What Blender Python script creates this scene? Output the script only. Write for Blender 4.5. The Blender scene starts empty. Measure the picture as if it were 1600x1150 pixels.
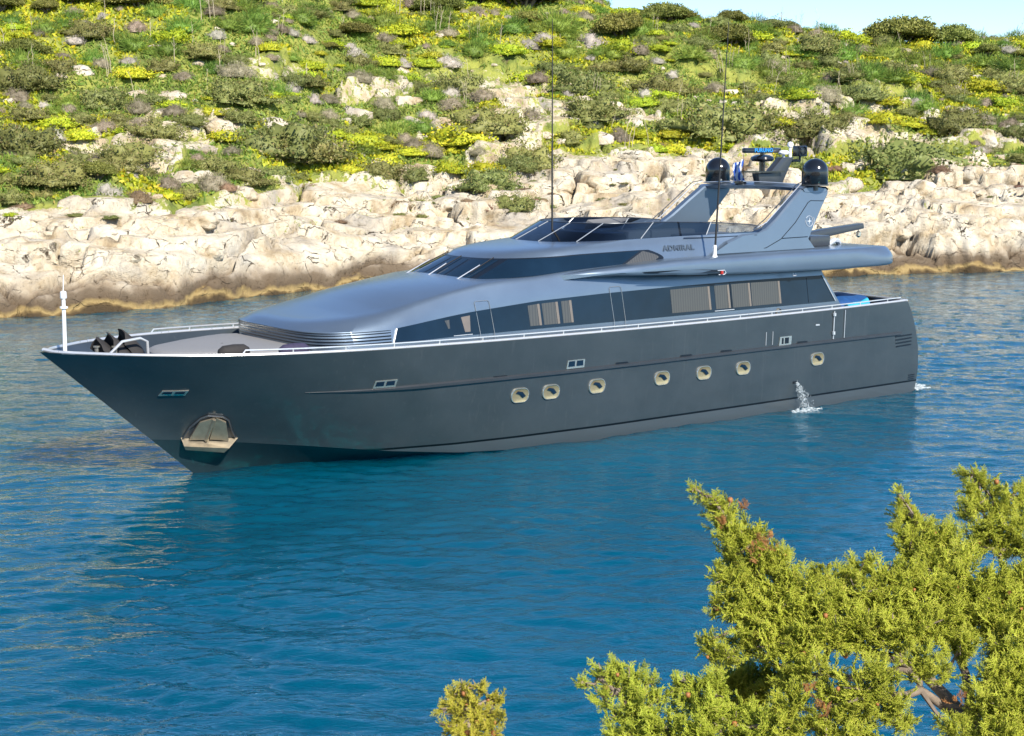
import bpy, bmesh, math, random
import numpy as np
from mathutils import Vector, Matrix

# ------------------------------------------------------------------ camera, sky, sun, exposure
SC = bpy.context.scene
COL = SC.collection
cam_d = bpy.data.cameras.new("camera"); cam = bpy.data.objects.new("camera", cam_d); COL.objects.link(cam)
cam.location = (0, 0, 8.5)
PITCH = math.atan((575 - 223.26) / 2384.85)
cam.rotation_euler = (math.pi / 2 - PITCH, 0, 0)
cam_d.sensor_width = 36.0; cam_d.lens = 2384.85 / 1600 * 36.0
cam_d.clip_start = 0.1; cam_d.clip_end = 3000
SC.camera = cam
SUN_EL, SUN_AZ = math.radians(36), math.radians(30)      # behind the camera, to its right
W = bpy.data.worlds.new("World"); SC.world = W; W.use_nodes = True
nt = W.node_tree
sky = nt.nodes.new("ShaderNodeTexSky"); sky.sky_type = 'NISHITA'; sky.sun_disc = False
sky.sun_elevation = SUN_EL; sky.sun_rotation = math.pi - SUN_AZ
sky.altitude = 1800; sky.air_density = 1.0; sky.dust_density = 0.0; sky.ozone_density = 4.5
bg = nt.nodes["Background"]; bg.inputs[1].default_value = 0.115
nt.links.new(sky.outputs[0], bg.inputs[0])
sun_d = bpy.data.lights.new("sun", 'SUN'); sun = bpy.data.objects.new("sun", sun_d); COL.objects.link(sun)
sun_d.energy = 4.6; sun_d.angle = math.radians(0.5); sun_d.color = (1.0, 0.94, 0.83)
sun.rotation_euler = (math.pi / 2 - SUN_EL, 0, SUN_AZ)
SC.cycles.blur_glossy = 2.0; SC.cycles.sample_clamp_indirect = 2.5; SC.cycles.caustics_reflective = False; SC.cycles.caustics_refractive = False
SC.view_settings.view_transform = 'Standard'; SC.view_settings.look = 'None'
SC.view_settings.gamma = 1.0; SC.view_settings.exposure = 0.88

# ------------------------------------------------------------------ helpers
def tag(o, label=None, cat=None, group=None, kind=None):
    if label: o["label"] = label
    if cat: o["category"] = cat
    if group: o["group"] = group
    if kind: o["kind"] = kind
    return o

def empty(name, loc=(0, 0, 0), rz=0.0):
    o = bpy.data.objects.new(name, None); COL.objects.link(o)
    o.location = loc; o.rotation_euler = (0, 0, rz); o.empty_display_size = 0.2
    return o

def mesh_np(name, V, F, smooth=None):
    """V (n,3); F (m,k) array of equal-size faces or list of such arrays"""
    me = bpy.data.meshes.new(name)
    Fs = F if isinstance(F, list) else [F]
    Fs = [np.asarray(f, dtype=np.int32) for f in Fs if len(f)]
    V = np.ascontiguousarray(V, dtype=np.float32)
    me.vertices.add(len(V)); me.vertices.foreach_set("co", V.ravel())
    nl = sum(f.size for f in Fs); nf = sum(len(f) for f in Fs)
    me.loops.add(nl); me.loops.foreach_set("vertex_index", np.concatenate([f.ravel() for f in Fs]))
    me.polygons.add(nf)
    tot = np.concatenate([np.full(len(f), f.shape[1], dtype=np.int32) for f in Fs])
    st = np.concatenate([[0], np.cumsum(tot)[:-1]]).astype(np.int32)
    me.polygons.foreach_set("loop_start", st)
    try: me.polygons.foreach_set("loop_total", tot)
    except Exception: pass
    me.update(calc_edges=True); me.validate()
    if smooth is not None:
        me.polygons.foreach_set("use_smooth", np.full(len(me.polygons), bool(smooth)))
        if smooth and smooth is not True:
            me.set_sharp_from_angle(angle=math.radians(smooth))
    return me

def link(name, me, mat, parent=None):
    o = bpy.data.objects.new(name, me); COL.objects.link(o)
    if mat is not None and not me.materials:
        for m in (mat if isinstance(mat, (list, tuple)) else [mat]): me.materials.append(m)
    if parent is not None: o.parent = parent
    return o

class MB:
    """collects shapes; build() links them as ONE mesh object"""
    def __init__(s): s.v = []; s.f = []
    def add(s, V, F, flip=False):
        b = len(s.v); s.v.extend([tuple(map(float, p)) for p in V])
        for f in F:
            f = [b + i for i in f]
            s.f.append(f[::-1] if flip else f)
        return s
    def grid(s, G, cu=False, cv=False, flip=False):
        G = np.asarray(G, float); n, m = G.shape[:2]
        F = []
        for i in range(n if cu else n - 1):
            for j in range(m if cv else m - 1):
                a = i * m + j; b = ((i + 1) % n) * m + j; c = ((i + 1) % n) * m + (j + 1) % m; d = i * m + (j + 1) % m
                F.append((a, b, c, d))
        return s.add(G.reshape(-1, 3), F, flip)
    def box(s, c, d, rot=None):
        c = Vector(c); V = []
        for x in (-.5, .5):
            for y in (-.5, .5):
                for z in (-.5, .5):
                    p = Vector((x * d[0], y * d[1], z * d[2]))
                    if rot is not None: p = rot @ p
                    V.append(c + p)
        return s.add(V, [(0, 1, 3, 2), (4, 6, 7, 5), (0, 4, 5, 1), (2, 3, 7, 6), (0, 2, 6, 4), (1, 5, 7, 3)])
    def tube(s, P, r, n=8, caps=True):
        P = [Vector(p) for p in P]; R = r if hasattr(r, '__len__') else [r] * len(P)
        up = None; rings = []
        for i, p in enumerate(P):
            t = (P[min(i + 1, len(P) - 1)] - P[max(i - 1, 0)]).normalized()
            if up is None:
                up = t.orthogonal().normalized()
            else:
                up = (up - t * up.dot(t))
                up = up.normalized() if up.length > 1e-6 else t.orthogonal().normalized()
            b = t.cross(up)
            rings.append([p + (up * math.cos(2 * math.pi * k / n) + b * math.sin(2 * math.pi * k / n)) * R[i] for k in range(n)])
        s.grid(np.array([[tuple(q) for q in rr] for rr in rings]), cv=True)
        if caps:
            s.add(rings[0], [tuple(range(n))]); s.add(rings[-1], [tuple(range(n))][::1])
        return s
    def lathe(s, prof, c=(0, 0, 0), n=24, M=None):
        G = []
        for k in range(n):
            a = 2 * math.pi * k / n
            row = []
            for r, z in prof:
                p = Vector((r * math.cos(a), r * math.sin(a), z))
                if M is not None: p = M @ p
                row.append(tuple(Vector(c) + p))
            G.append(row)
        return s.grid(G, cu=True)
    def prism(s, pts, d0, d1):
        """pts: list of 3-vectors (planar outline); extruded from +d0 to +d1 (vectors)"""
        n = len(pts); d0 = Vector(d0); d1 = Vector(d1)
        V = [Vector(p) + d0 for p in pts] + [Vector(p) + d1 for p in pts]
        F = [tuple(range(n))[::-1], tuple(range(n, 2 * n))] + [(i, (i + 1) % n, n + (i + 1) % n, n + i) for i in range(n)]
        return s.add(V, F)
    def build(s, name, mat, parent=None, smooth=35, bevel=0, recalc=True):
        me = bpy.data.meshes.new(name); me.from_pydata(s.v, [], s.f)
        bm = bmesh.new(); bm.from_mesh(me)
        bmesh.ops.remove_doubles(bm, verts=bm.verts, dist=1e-5)
        if recalc: bmesh.ops.recalc_face_normals(bm, faces=bm.faces)
        if bevel:
            es = [e for e in bm.edges if len(e.link_faces) == 2 and e.calc_face_angle(0) > 0.6]
            bmesh.ops.bevel(bm, geom=es, offset=bevel, segments=2, affect='EDGES', profile=0.6)
        bm.to_mesh(me); bm.free()
        if smooth:
            me.polygons.foreach_set("use_smooth", [True] * len(me.polygons))
            me.set_sharp_from_angle(angle=math.radians(smooth))
        return link(name, me, mat, parent)

# numpy noise
def _h(ix, iy, iz, seed):
    with np.errstate(over='ignore'):
        n = (ix.astype(np.int64) * 374761393 + iy.astype(np.int64) * 668265263 + iz.astype(np.int64) * 2147483647 + seed * 1274126177) & 0xffffffff
        n = ((n ^ (n >> 13)) * 1274126177) & 0xffffffff
        n = ((n ^ (n >> 16)) * 2246822519) & 0xffffffff
        n = n ^ (n >> 15)
    return (n & 0xffffff) / float(0xffffff)
def vnoise(x, y, z=None, seed=0):
    x = np.asarray(x, float); y = np.asarray(y, float); z = np.zeros_like(x) if z is None else np.asarray(z, float)
    x, y, z = np.broadcast_arrays(x, y, z)
    i = np.floor(x).astype(np.int64); j = np.floor(y).astype(np.int64); k = np.floor(z).astype(np.int64)
    u = x - i; v = y - j; w = z - k
    u = u * u * u * (u * (u * 6 - 15) + 10); v = v * v * v * (v * (v * 6 - 15) + 10); w = w * w * w * (w * (w * 6 - 15) + 10)
    r = 0
    for a in (0, 1):
        for b in (0, 1):
            for c in (0, 1):
                r = r + _h(i + a, j + b, k + c, seed) * (u if a else 1 - u) * (v if b else 1 - v) * (w if c else 1 - w)
    return r * 2 - 1
def fbm(x, y, z=None, seed=0, oct=4, gain=.5):
    r = 0; a = 1; f = 1
    for o in range(oct):
        r = r + a * vnoise(np.asarray(x) * f, np.asarray(y) * f, None if z is None else np.asarray(z) * f, seed + o * 17)
        a *= gain; f *= 2.03
    return r
def worley(x, y, seed=0, jit=.9):
    x = np.asarray(x, float); y = np.asarray(y, float)
    i = np.floor(x).astype(np.int64); j = np.floor(y).astype(np.int64)
    f1 = np.full(x.shape, 9.); f2 = np.full(x.shape, 9.); idv = np.zeros(x.shape)
    z = np.zeros_like(i)
    for a in (-1, 0, 1):
        for b in (-1, 0, 1):
            ci = i + a; cj = j + b
            px = ci + .5 + jit * (_h(ci, cj, z, seed) - .5); py = cj + .5 + jit * (_h(ci, cj, z, seed + 5) - .5)
            d = np.hypot(px - x, py - y); hv = _h(ci, cj, z, seed + 9)
            n1 = d < f1
            f2 = np.where(n1, f1, np.minimum(f2, d)); idv = np.where(n1, hv, idv); f1 = np.where(n1, d, f1)
    return f1, f2, idv
def sstep(a, b, x):
    t = np.clip((np.asarray(x, float) - a) / (b - a), 0, 1); return t * t * (3 - 2 * t)

# ------------------------------------------------------------------ materials
def mat_new(name):
    m = bpy.data.materials.new(name); m.use_nodes = True
    return m, m.node_tree, m.node_tree.nodes["Principled BSDF"]
def N(t, kind, **kw):
    n = t.nodes.new(kind)
    for k, v in kw.items():
        if k in n.inputs: n.inputs[k].default_value = v
        else: setattr(n, k, v)
    return n
def ramp(t, stops, interp='LINEAR'):
    n = t.nodes.new("ShaderNodeValToRGB"); n.color_ramp.interpolation = interp
    e = n.color_ramp.elements
    while len(e) < len(stops): e.new(0.5)
    for i, (p, c) in enumerate(stops):
        e[i].position = p; e[i].color = (*c, 1) if len(c) == 3 else c
    return n
def simple(name, col, rough=.5, metal=0., coat=0., var=.08, scale=3., bump=0., spec=.5, ior=1.5):
    m, t, p = mat_new(name)
    tc = N(t, "ShaderNodeTexCoord")
    nz = N(t, "ShaderNodeTexNoise", Scale=scale, Detail=5.0, Roughness=.6); t.links.new(tc.outputs["Object"], nz.inputs["Vector"])
    c0 = tuple(max(0, c * (1 - var)) for c in col); c1 = tuple(min(1, c * (1 + var)) for c in col)
    r = ramp(t, [(.3, c0), (.7, c1)]); t.links.new(nz.outputs[0], r.inputs[0]); t.links.new(r.outputs[0], p.inputs["Base Color"])
    rr = N(t, "ShaderNodeMapRange"); rr.inputs[3].default_value = rough * .85; rr.inputs[4].default_value = min(1, rough * 1.2)
    t.links.new(nz.outputs[0], rr.inputs[0]); t.links.new(rr.outputs[0], p.inputs["Roughness"])
    p.inputs["Metallic"].default_value = metal; p.inputs["Coat Weight"].default_value = coat; p.inputs["Coat Roughness"].default_value = .06
    p.inputs["IOR"].default_value = ior
    if bump:
        b = N(t, "ShaderNodeBump", Strength=bump, Distance=.01); t.links.new(nz.outputs[0], b.inputs["Height"]); t.links.new(b.outputs[0], p.inputs["Normal"])
    return m
def hull_material():
    m, t, p = mat_new("graphite_hull_paint")
    tc = N(t, "ShaderNodeTexCoord"); sx = N(t, "ShaderNodeSeparateXYZ"); t.links.new(tc.outputs["Object"], sx.inputs[0])
    nz = N(t, "ShaderNodeTexNoise", Scale=.6, Detail=6.0, Roughness=.65); t.links.new(tc.outputs["Object"], nz.inputs["Vector"])
    # vertical run-off streaks
    mp = N(t, "ShaderNodeMapping"); mp.inputs["Scale"].default_value = (7, 7, .35); t.links.new(tc.outputs["Object"], mp.inputs[0])
    st = N(t, "ShaderNodeTexNoise", Scale=1.0, Detail=4.0, Roughness=.7); t.links.new(mp.outputs[0], st.inputs["Vector"])
    base = ramp(t, [(.3, (.054, .068, .075)), (.7, (.074, .088, .096))]); t.links.new(nz.outputs[0], base.inputs[0])
    str_ = ramp(t, [(.58, (0, 0, 0)), (.78, (.45, .45, .45))]); t.links.new(st.outputs[0], str_.inputs[0])
    mx = N(t, "ShaderNodeMixRGB"); mx.inputs[2].default_value = (.12, .125, .125, 1); t.links.new(str_.outputs[0], mx.inputs[0]); t.links.new(base.outputs[0], mx.inputs[1])
    # boot stripe and lower band by height on the hull
    zr = ramp(t, [(0, (.10, .115, .125)), (.332, (.004, .004, .005)), (.392, (1, 1, 1))], 'CONSTANT')
    dv = N(t, "ShaderNodeMath", operation='MULTIPLY'); dv.inputs[1].default_value = 1.0; t.links.new(sx.outputs[2], dv.inputs[0]); t.links.new(dv.outputs[0], zr.inputs[0])
    gt = N(t, "ShaderNodeMath", operation='GREATER_THAN'); gt.inputs[1].default_value = .392; t.links.new(sx.outputs[2], gt.inputs[0])
    m2 = N(t, "ShaderNodeMixRGB"); t.links.new(gt.outputs[0], m2.inputs[0]); t.links.new(zr.outputs[0], m2.inputs[1]); t.links.new(mx.outputs[0], m2.inputs[2])
    t.links.new(m2.outputs[0], p.inputs["Base Color"])
    p.inputs["Metallic"].default_value = .55
    rr = N(t, "ShaderNodeMapRange"); rr.inputs[3].default_value = .29; rr.inputs[4].default_value = .40
    t.links.new(nz.outputs[0], rr.inputs[0]); t.links.new(rr.outputs[0], p.inputs["Roughness"])
    p.inputs["Coat Weight"].default_value = .6; p.inputs["Coat Roughness"].default_value = .15
    mb = N(t, "ShaderNodeMapping"); mb.inputs["Scale"].default_value = (.8, 1, 1.6); t.links.new(tc.outputs["Object"], mb.inputs[0])
    n3 = N(t, "ShaderNodeTexNoise", Scale=1.1, Detail=3.0); t.links.new(mb.outputs[0], n3.inputs["Vector"])
    b = N(t, "ShaderNodeBump", Strength=.45, Distance=.02); t.links.new(n3.outputs[0], b.inputs["Height"])
    t.links.new(b.outputs[0], p.inputs["Normal"]); t.links.new(b.outputs[0], p.inputs["Coat Normal"])
    return m
M = {}
M['hull'] = hull_material()
M['silver'] = simple("silver_blue_metallic_paint", (.16, .21, .27), .33, .65, .5, .05, .8)
_s = M['silver'].node_tree.nodes['Principled BSDF']; _s.inputs['Coat Weight'].default_value = .8; _s.inputs['Coat Roughness'].default_value = .24
M['deckgrey'] = simple("grey_deck_paint", (.20, .205, .215), .6, 0, 0, .12, 6, .1)
M['dark_paint'] = simple("dark_grey_paint", (.06, .066, .075), .35, .5, .4, .06, 2)
M['glass'] = simple("tinted_window_glass", (.006, .017, .034), .06, 0, 0, .2, .7, .35, ior=1.45)
M['frameblack'] = simple("black_window_frame", (.006, .009, .014), .3, 0, 0)
M['curtain'] = None
M['chrome'] = simple("polished_steel", (.72, .67, .56), .2, .85, 0, .04, 4)
M['rail'] = simple("bright_steel_rail", (.62, .63, .64), .28, .55, 0, .04, 4)
M['white'] = simple("white_gelcoat", (.75, .76, .77), .35, 0, .3, .04)
M['black'] = simple("black_gloss_plastic", (.008, .009, .011), .16, 0, .5, .1)
M['blackmat'] = simple("black_rubber", (.012, .012, .013), .55, 0, 0, .2, 12)
M['cushion'] = simple("grey_cushion_fabric", (.20, .20, .205), .85, 0, 0, .06, 14, .25)
M['canvas'] = simple("dark_canvas", (.022, .02, .02), .8, 0, 0, .25, 8, .5)
M['bluecloth'] = simple("blue_boat_cover", (.010, .06, .20), .55, 0, 0, .2, 5, .3)
M['cyancloth'] = simple("turquoise_cloth", (.02, .30, .48), .6, 0, 0, .15, 6, .3)
M['purple'] = simple("purple_cloth", (.03, .025, .06), .8, 0, 0, .2, 9, .3)
M['text'] = simple("bright_blue_lettering", (.02, .22, .55), .4, 0, 0, .02)
M['letter'] = simple("engraved_dark_lettering", (.115, .145, .18), .35, .7, 0, .05)
M['emblem'] = simple("white_emblem_paint", (.42, .46, .52), .4, 0, 0, .03)
M['redlens'] = simple("red_navigation_lens", (.35, .02, .015), .15, 0, .5, .05)
def curtain_mat():
    m, t, p = mat_new("curtain_behind_glass")
    tc = N(t, "ShaderNodeTexCoord"); wv = N(t, "ShaderNodeTexWave", Scale=3.2, Distortion=1.2, Detail=3.0); wv.bands_direction = 'X'
    t.links.new(tc.outputs["Object"], wv.inputs["Vector"])
    r = ramp(t, [(0, (.030, .032, .034)), (1, (.052, .052, .050))]); t.links.new(wv.outputs[0], r.inputs[0]); t.links.new(r.outputs[0], p.inputs["Base Color"])
    p.inputs["Roughness"].default_value = .55; p.inputs["Coat Weight"].default_value = .5; p.inputs["Coat Roughness"].default_value = .04
    return m
M['curtain'] = curtain_mat()
M['woodjamb'] = simple("pale_timber_jamb", (.13, .105, .085), .4, 0, .8, .08, 5)
def fly_glass(tint):
    m, t, p = mat_new("smoked_windscreen")
    nz = N(t, "ShaderNodeTexNoise", Scale=2.0); 
    gl = N(t, "ShaderNodeBsdfGlossy", Roughness=.03); tr = N(t, "ShaderNodeBsdfTransparent"); 
    tr.inputs[0].default_value = (*tint, 1)
    fr = N(t, "ShaderNodeFresnel", IOR=1.7); mx = N(t, "ShaderNodeMixShader")
    t.links.new(fr.outputs[0], mx.inputs[0]); t.links.new(tr.outputs[0], mx.inputs[1]); t.links.new(gl.outputs[0], mx.inputs[2])
    t.links.new(mx.outputs[0], t.nodes["Material Output"].inputs[0])
    return m
M['flyglass'] = fly_glass((.07, .10, .15)); M['flyglass_clear'] = fly_glass((.40, .46, .54))
def flag_mat():
    m, t, p = mat_new("blue_white_flag_cloth")
    tc = N(t, "ShaderNodeTexCoord"); sx = N(t, "ShaderNodeSeparateXYZ"); t.links.new(tc.outputs["UV"], sx.inputs[0])
    mu = N(t, "ShaderNodeMath", operation='MULTIPLY'); mu.inputs[1].default_value = 4.5; t.links.new(sx.outputs[1], mu.inputs[0])
    fr = N(t, "ShaderNodeMath", operation='FRACT'); t.links.new(mu.outputs[0], fr.inputs[0])
    r = ramp(t, [(0, (.03, .10, .42)), (.5, (.75, .76, .78))], 'CONSTANT'); t.links.new(fr.outputs[0], r.inputs[0]); t.links.new(r.outputs[0], p.inputs["Base Color"])
    p.inputs["Roughness"].default_value = .8
    return m
M['flag'] = flag_mat()

def leaf_mat(name, stops, transl=.14, objvar=.25, rough=.55):
    m, t, p = mat_new(name)
    g = N(t, "ShaderNodeNewGeometry"); oi = N(t, "ShaderNodeObjectInfo")
    r = ramp(t, stops); t.links.new(g.outputs["Random Per Island"], r.inputs[0])
    hs = N(t, "ShaderNodeHueSaturation")
    a = N(t, "ShaderNodeMapRange"); a.inputs[3].default_value = 1 - objvar; a.inputs[4].default_value = 1 + objvar
    t.links.new(oi.outputs["Random"], a.inputs[0]); t.links.new(a.outputs[0], hs.inputs["Value"])
    h2 = N(t, "ShaderNodeMath", operation='MULTIPLY_ADD'); h2.inputs[1].default_value = .05; h2.inputs[2].default_value = .475
    wn = N(t, "ShaderNodeTexWhiteNoise", noise_dimensions='1D'); t.links.new(oi.outputs["Random"], wn.inputs["W"])
    t.links.new(wn.outputs["Value"], h2.inputs[0]); t.links.new(h2.outputs[0], hs.inputs["Hue"])
    t.links.new(r.outputs[0], hs.inputs["Color"]); t.links.new(hs.outputs[0], p.inputs["Base Color"])
    p.inputs["Roughness"].default_value = rough; p.inputs["Specular IOR Level"].default_value = .25
    if transl:
        tr = N(t, "ShaderNodeBsdfTranslucent"); t.links.new(hs.outputs[0], tr.inputs[0])
        mx = N(t, "ShaderNodeMixShader"); mx.inputs[0].default_value = transl
        t.links.new(p.outputs[0], mx.inputs[1]); t.links.new(tr.outputs[0], mx.inputs[2]); t.links.new(mx.outputs[0], t.nodes["Material Output"].inputs[0])
    return m
M['mastic'] = leaf_mat("dark_olive_leaves", [(0, (.11, .125, .035)), (.5, (.165, .18, .052)), (.85, (.22, .22, .07)), (1, (.27, .20, .09))])
M['greytwig'] = leaf_mat("grey_brown_twigs", [(0, (.16, .13, .085)), (.5, (.26, .215, .15)), (.75, (.34, .285, .20)), (1, (.24, .25, .09))], .1)
M['palegrey'] = leaf_mat("pale_grey_twigs", [(0, (.24, .22, .18)), (.6, (.40, .36, .30)), (1, (.50, .46, .38))], .1)
M['fennel'] = leaf_mat("feathery_green_fronds", [(0, (.07, .14, .022)), (.5, (.14, .23, .035)), (.9, (.25, .32, .055)), (1, (.33, .26, .07))], .16)
M['spurge'] = leaf_mat("yellow_green_flowers", [(0, (.20, .28, .02)), (.5, (.38, .43, .025)), (.9, (.55, .52, .03)), (1, (.58, .44, .02))], .16)
M['rust'] = leaf_mat("rust_brown_heath", [(0, (.12, .075, .045)), (.6, (.22, .14, .085)), (1, (.28, .20, .13))], .1)
M['juniper'] = leaf_mat("juniper_foliage", [(0, (.10, .115, .025)), (.5, (.175, .185, .04)), (1, (.26, .25, .06))], .15)
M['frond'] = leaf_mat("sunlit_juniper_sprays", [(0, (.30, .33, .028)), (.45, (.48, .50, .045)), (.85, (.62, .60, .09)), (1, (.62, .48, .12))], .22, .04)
M['deadspray'] = leaf_mat("dead_rusty_sprays", [(0, (.36, .17, .05)), (.6, (.52, .28, .08)), (1, (.58, .46, .16))], .3, .04)
M['bark'] = simple("grey_brown_bark", (.20, .155, .115), .85, 0, 0, .35, 9, .6)
M['drystalk'] = simple("straw_stalk", (.40, .34, .23), .8, 0, 0, .2, 6)
M['cone'] = simple("brown_juniper_cone", (.30, .12, .035), .6, 0, 0, .3, 20)

def rock_color(t, pos, shore):
    """shared limestone network: returns (color socket, bump height socket)"""
    n1 = N(t, "ShaderNodeTexNoise", Scale=.55, Detail=8.0, Roughness=.62); t.links.new(pos, n1.inputs["Vector"])
    n2 = N(t, "ShaderNodeTexNoise", Scale=3.2, Detail=7.0, Roughness=.68); t.links.new(pos, n2.inputs["Vector"])
    n4 = N(t, "ShaderNodeTexNoise", Scale=14.0, Detail=4.0, Roughness=.7); t.links.new(pos, n4.inputs["Vector"])
    base = ramp(t, [(.27, (.24, .17, .10)), (.38, (.44, .345, .22)), (.49, (.59, .505, .375)), (.64, (.69, .625, .505))]); t.links.new(n1.outputs[0], base.inputs[0])
    pit = ramp(t, [(.30, (.42, .36, .28)), (.44, (1, 1, 1))]); t.links.new(n2.outputs[0], pit.inputs[0])
    mu = N(t, "ShaderNodeMixRGB", blend_type='MULTIPLY'); mu.inputs[0].default_value = .8; t.links.new(base.outputs[0], mu.inputs[1]); t.links.new(pit.outputs[0], mu.inputs[2])
    spk = ramp(t, [(.28, (.55, .5, .42)), (.40, (1, 1, 1))]); t.links.new(n4.outputs[0], spk.inputs[0])
    mu2 = N(t, "ShaderNodeMixRGB", blend_type='MULTIPLY'); mu2.inputs[0].default_value = .7; t.links.new(mu.outputs[0], mu2.inputs[1]); t.links.new(spk.outputs[0], mu2.inputs[2])
    ng = N(t, "ShaderNodeTexNoise", Scale=.23, Detail=5.0, Roughness=.6); t.links.new(pos, ng.inputs["Vector"])
    gw = ramp(t, [(.52, (0, 0, 0)), (.66, (.75, .75, .75))]); t.links.new(ng.outputs[0], gw.inputs[0])
    mg = N(t, "ShaderNodeMixRGB"); mg.inputs[2].default_value = (.34, .31, .27, 1); t.links.new(gw.outputs[0], mg.inputs[0]); t.links.new(mu2.outputs[0], mg.inputs[1]); mu2 = mg
    # joints between the slabs: dark soil and crevice shadow painted into the colour
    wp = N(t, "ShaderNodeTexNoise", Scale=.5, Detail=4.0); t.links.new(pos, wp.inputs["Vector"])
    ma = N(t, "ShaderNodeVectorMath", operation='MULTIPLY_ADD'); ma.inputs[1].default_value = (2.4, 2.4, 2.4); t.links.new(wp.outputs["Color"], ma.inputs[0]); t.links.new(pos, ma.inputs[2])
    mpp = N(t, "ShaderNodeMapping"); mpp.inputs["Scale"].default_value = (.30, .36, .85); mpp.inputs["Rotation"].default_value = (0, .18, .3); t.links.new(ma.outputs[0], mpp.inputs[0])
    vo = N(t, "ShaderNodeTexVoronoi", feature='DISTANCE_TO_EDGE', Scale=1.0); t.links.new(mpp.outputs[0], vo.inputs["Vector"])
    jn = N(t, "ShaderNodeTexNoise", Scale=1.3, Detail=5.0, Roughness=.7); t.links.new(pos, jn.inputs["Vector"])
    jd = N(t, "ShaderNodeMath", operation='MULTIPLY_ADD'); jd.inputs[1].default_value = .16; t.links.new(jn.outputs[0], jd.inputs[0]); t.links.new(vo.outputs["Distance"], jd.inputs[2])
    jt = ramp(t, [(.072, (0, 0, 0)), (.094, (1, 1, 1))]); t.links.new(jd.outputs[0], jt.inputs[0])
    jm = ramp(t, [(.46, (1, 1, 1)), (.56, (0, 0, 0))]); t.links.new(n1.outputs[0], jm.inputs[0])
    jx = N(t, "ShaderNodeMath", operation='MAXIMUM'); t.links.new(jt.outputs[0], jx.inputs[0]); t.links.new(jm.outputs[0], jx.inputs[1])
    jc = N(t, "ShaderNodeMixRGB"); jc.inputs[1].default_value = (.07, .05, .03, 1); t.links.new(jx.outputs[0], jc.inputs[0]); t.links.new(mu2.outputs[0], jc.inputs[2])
    col = jc.outputs[0]
    hsum = N(t, "ShaderNodeMath", operation='MULTIPLY_ADD'); hsum.inputs[1].default_value = .35
    t.links.new(n4.outputs[0], hsum.inputs[0]); t.links.new(n2.outputs[0], hsum.inputs[2])
    hj = N(t, "ShaderNodeMath", operation='MULTIPLY_ADD'); hj.inputs[1].default_value = .8; t.links.new(jx.outputs[0], hj.inputs[0]); t.links.new(hsum.outputs[0], hj.inputs[2]); hsum = hj
    if shore:
        sx = N(t, "ShaderNodeSeparateXYZ"); t.links.new(pos, sx.inputs[0])
        nb = N(t, "ShaderNodeTexNoise", Scale=.5, Detail=3.0, Roughness=.5); t.links.new(pos, nb.inputs["Vector"])
        zz = N(t, "ShaderNodeMath", operation='MULTIPLY_ADD'); zz.inputs[1].default_value = -1.9; t.links.new(nb.outputs[0], zz.inputs[0]); t.links.new(sx.outputs[2], zz.inputs[2])
        zs = N(t, "ShaderNodeMath", operation='ADD'); zs.inputs[1].default_value = .93; t.links.new(zz.outputs[0], zs.inputs[0])
        # zs = z + up to +-: wet brown below, golden tide band, grey-brown splash band, then pale rock
        mr = N(t, "ShaderNodeMapRange"); mr.inputs[1].default_value = -.5; mr.inputs[2].default_value = 3.5; t.links.new(zs.outputs[0], mr.inputs[0])
        band = ramp(t, [(0.0, (.05, .036, .022)), (.125, (.08, .055, .028)), (.155, (.17, .115, .05)), (.185, (.36, .255, .11)), (.212, (.28, .20, .085)), (.26, (.125, .088, .055)), (.36, (.16, .12, .08)), (.45, (.26, .20, .14)), (.60, (.55, .45, .31))]); t.links.new(mr.outputs[0], band.inputs[0])
        w = ramp(t, [(.38, (1, 1, 1)), (.60, (0, 0, 0))]); t.links.new(mr.outputs[0], w.inputs[0])
        tone = N(t, "ShaderNodeMixRGB", blend_type='MULTIPLY'); tone.inputs[0].default_value = .95; t.links.new(band.outputs[0], tone.inputs[1]); t.links.new(pit.outputs[0], tone.inputs[2])
        mb = N(t, "ShaderNodeMixRGB"); t.links.new(w.outputs[0], mb.inputs[0]); t.links.new(col, mb.inputs[1]); t.links.new(tone.outputs[0], mb.inputs[2])
        col = mb.outputs[0]
    return col, hsum.outputs[0]
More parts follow.
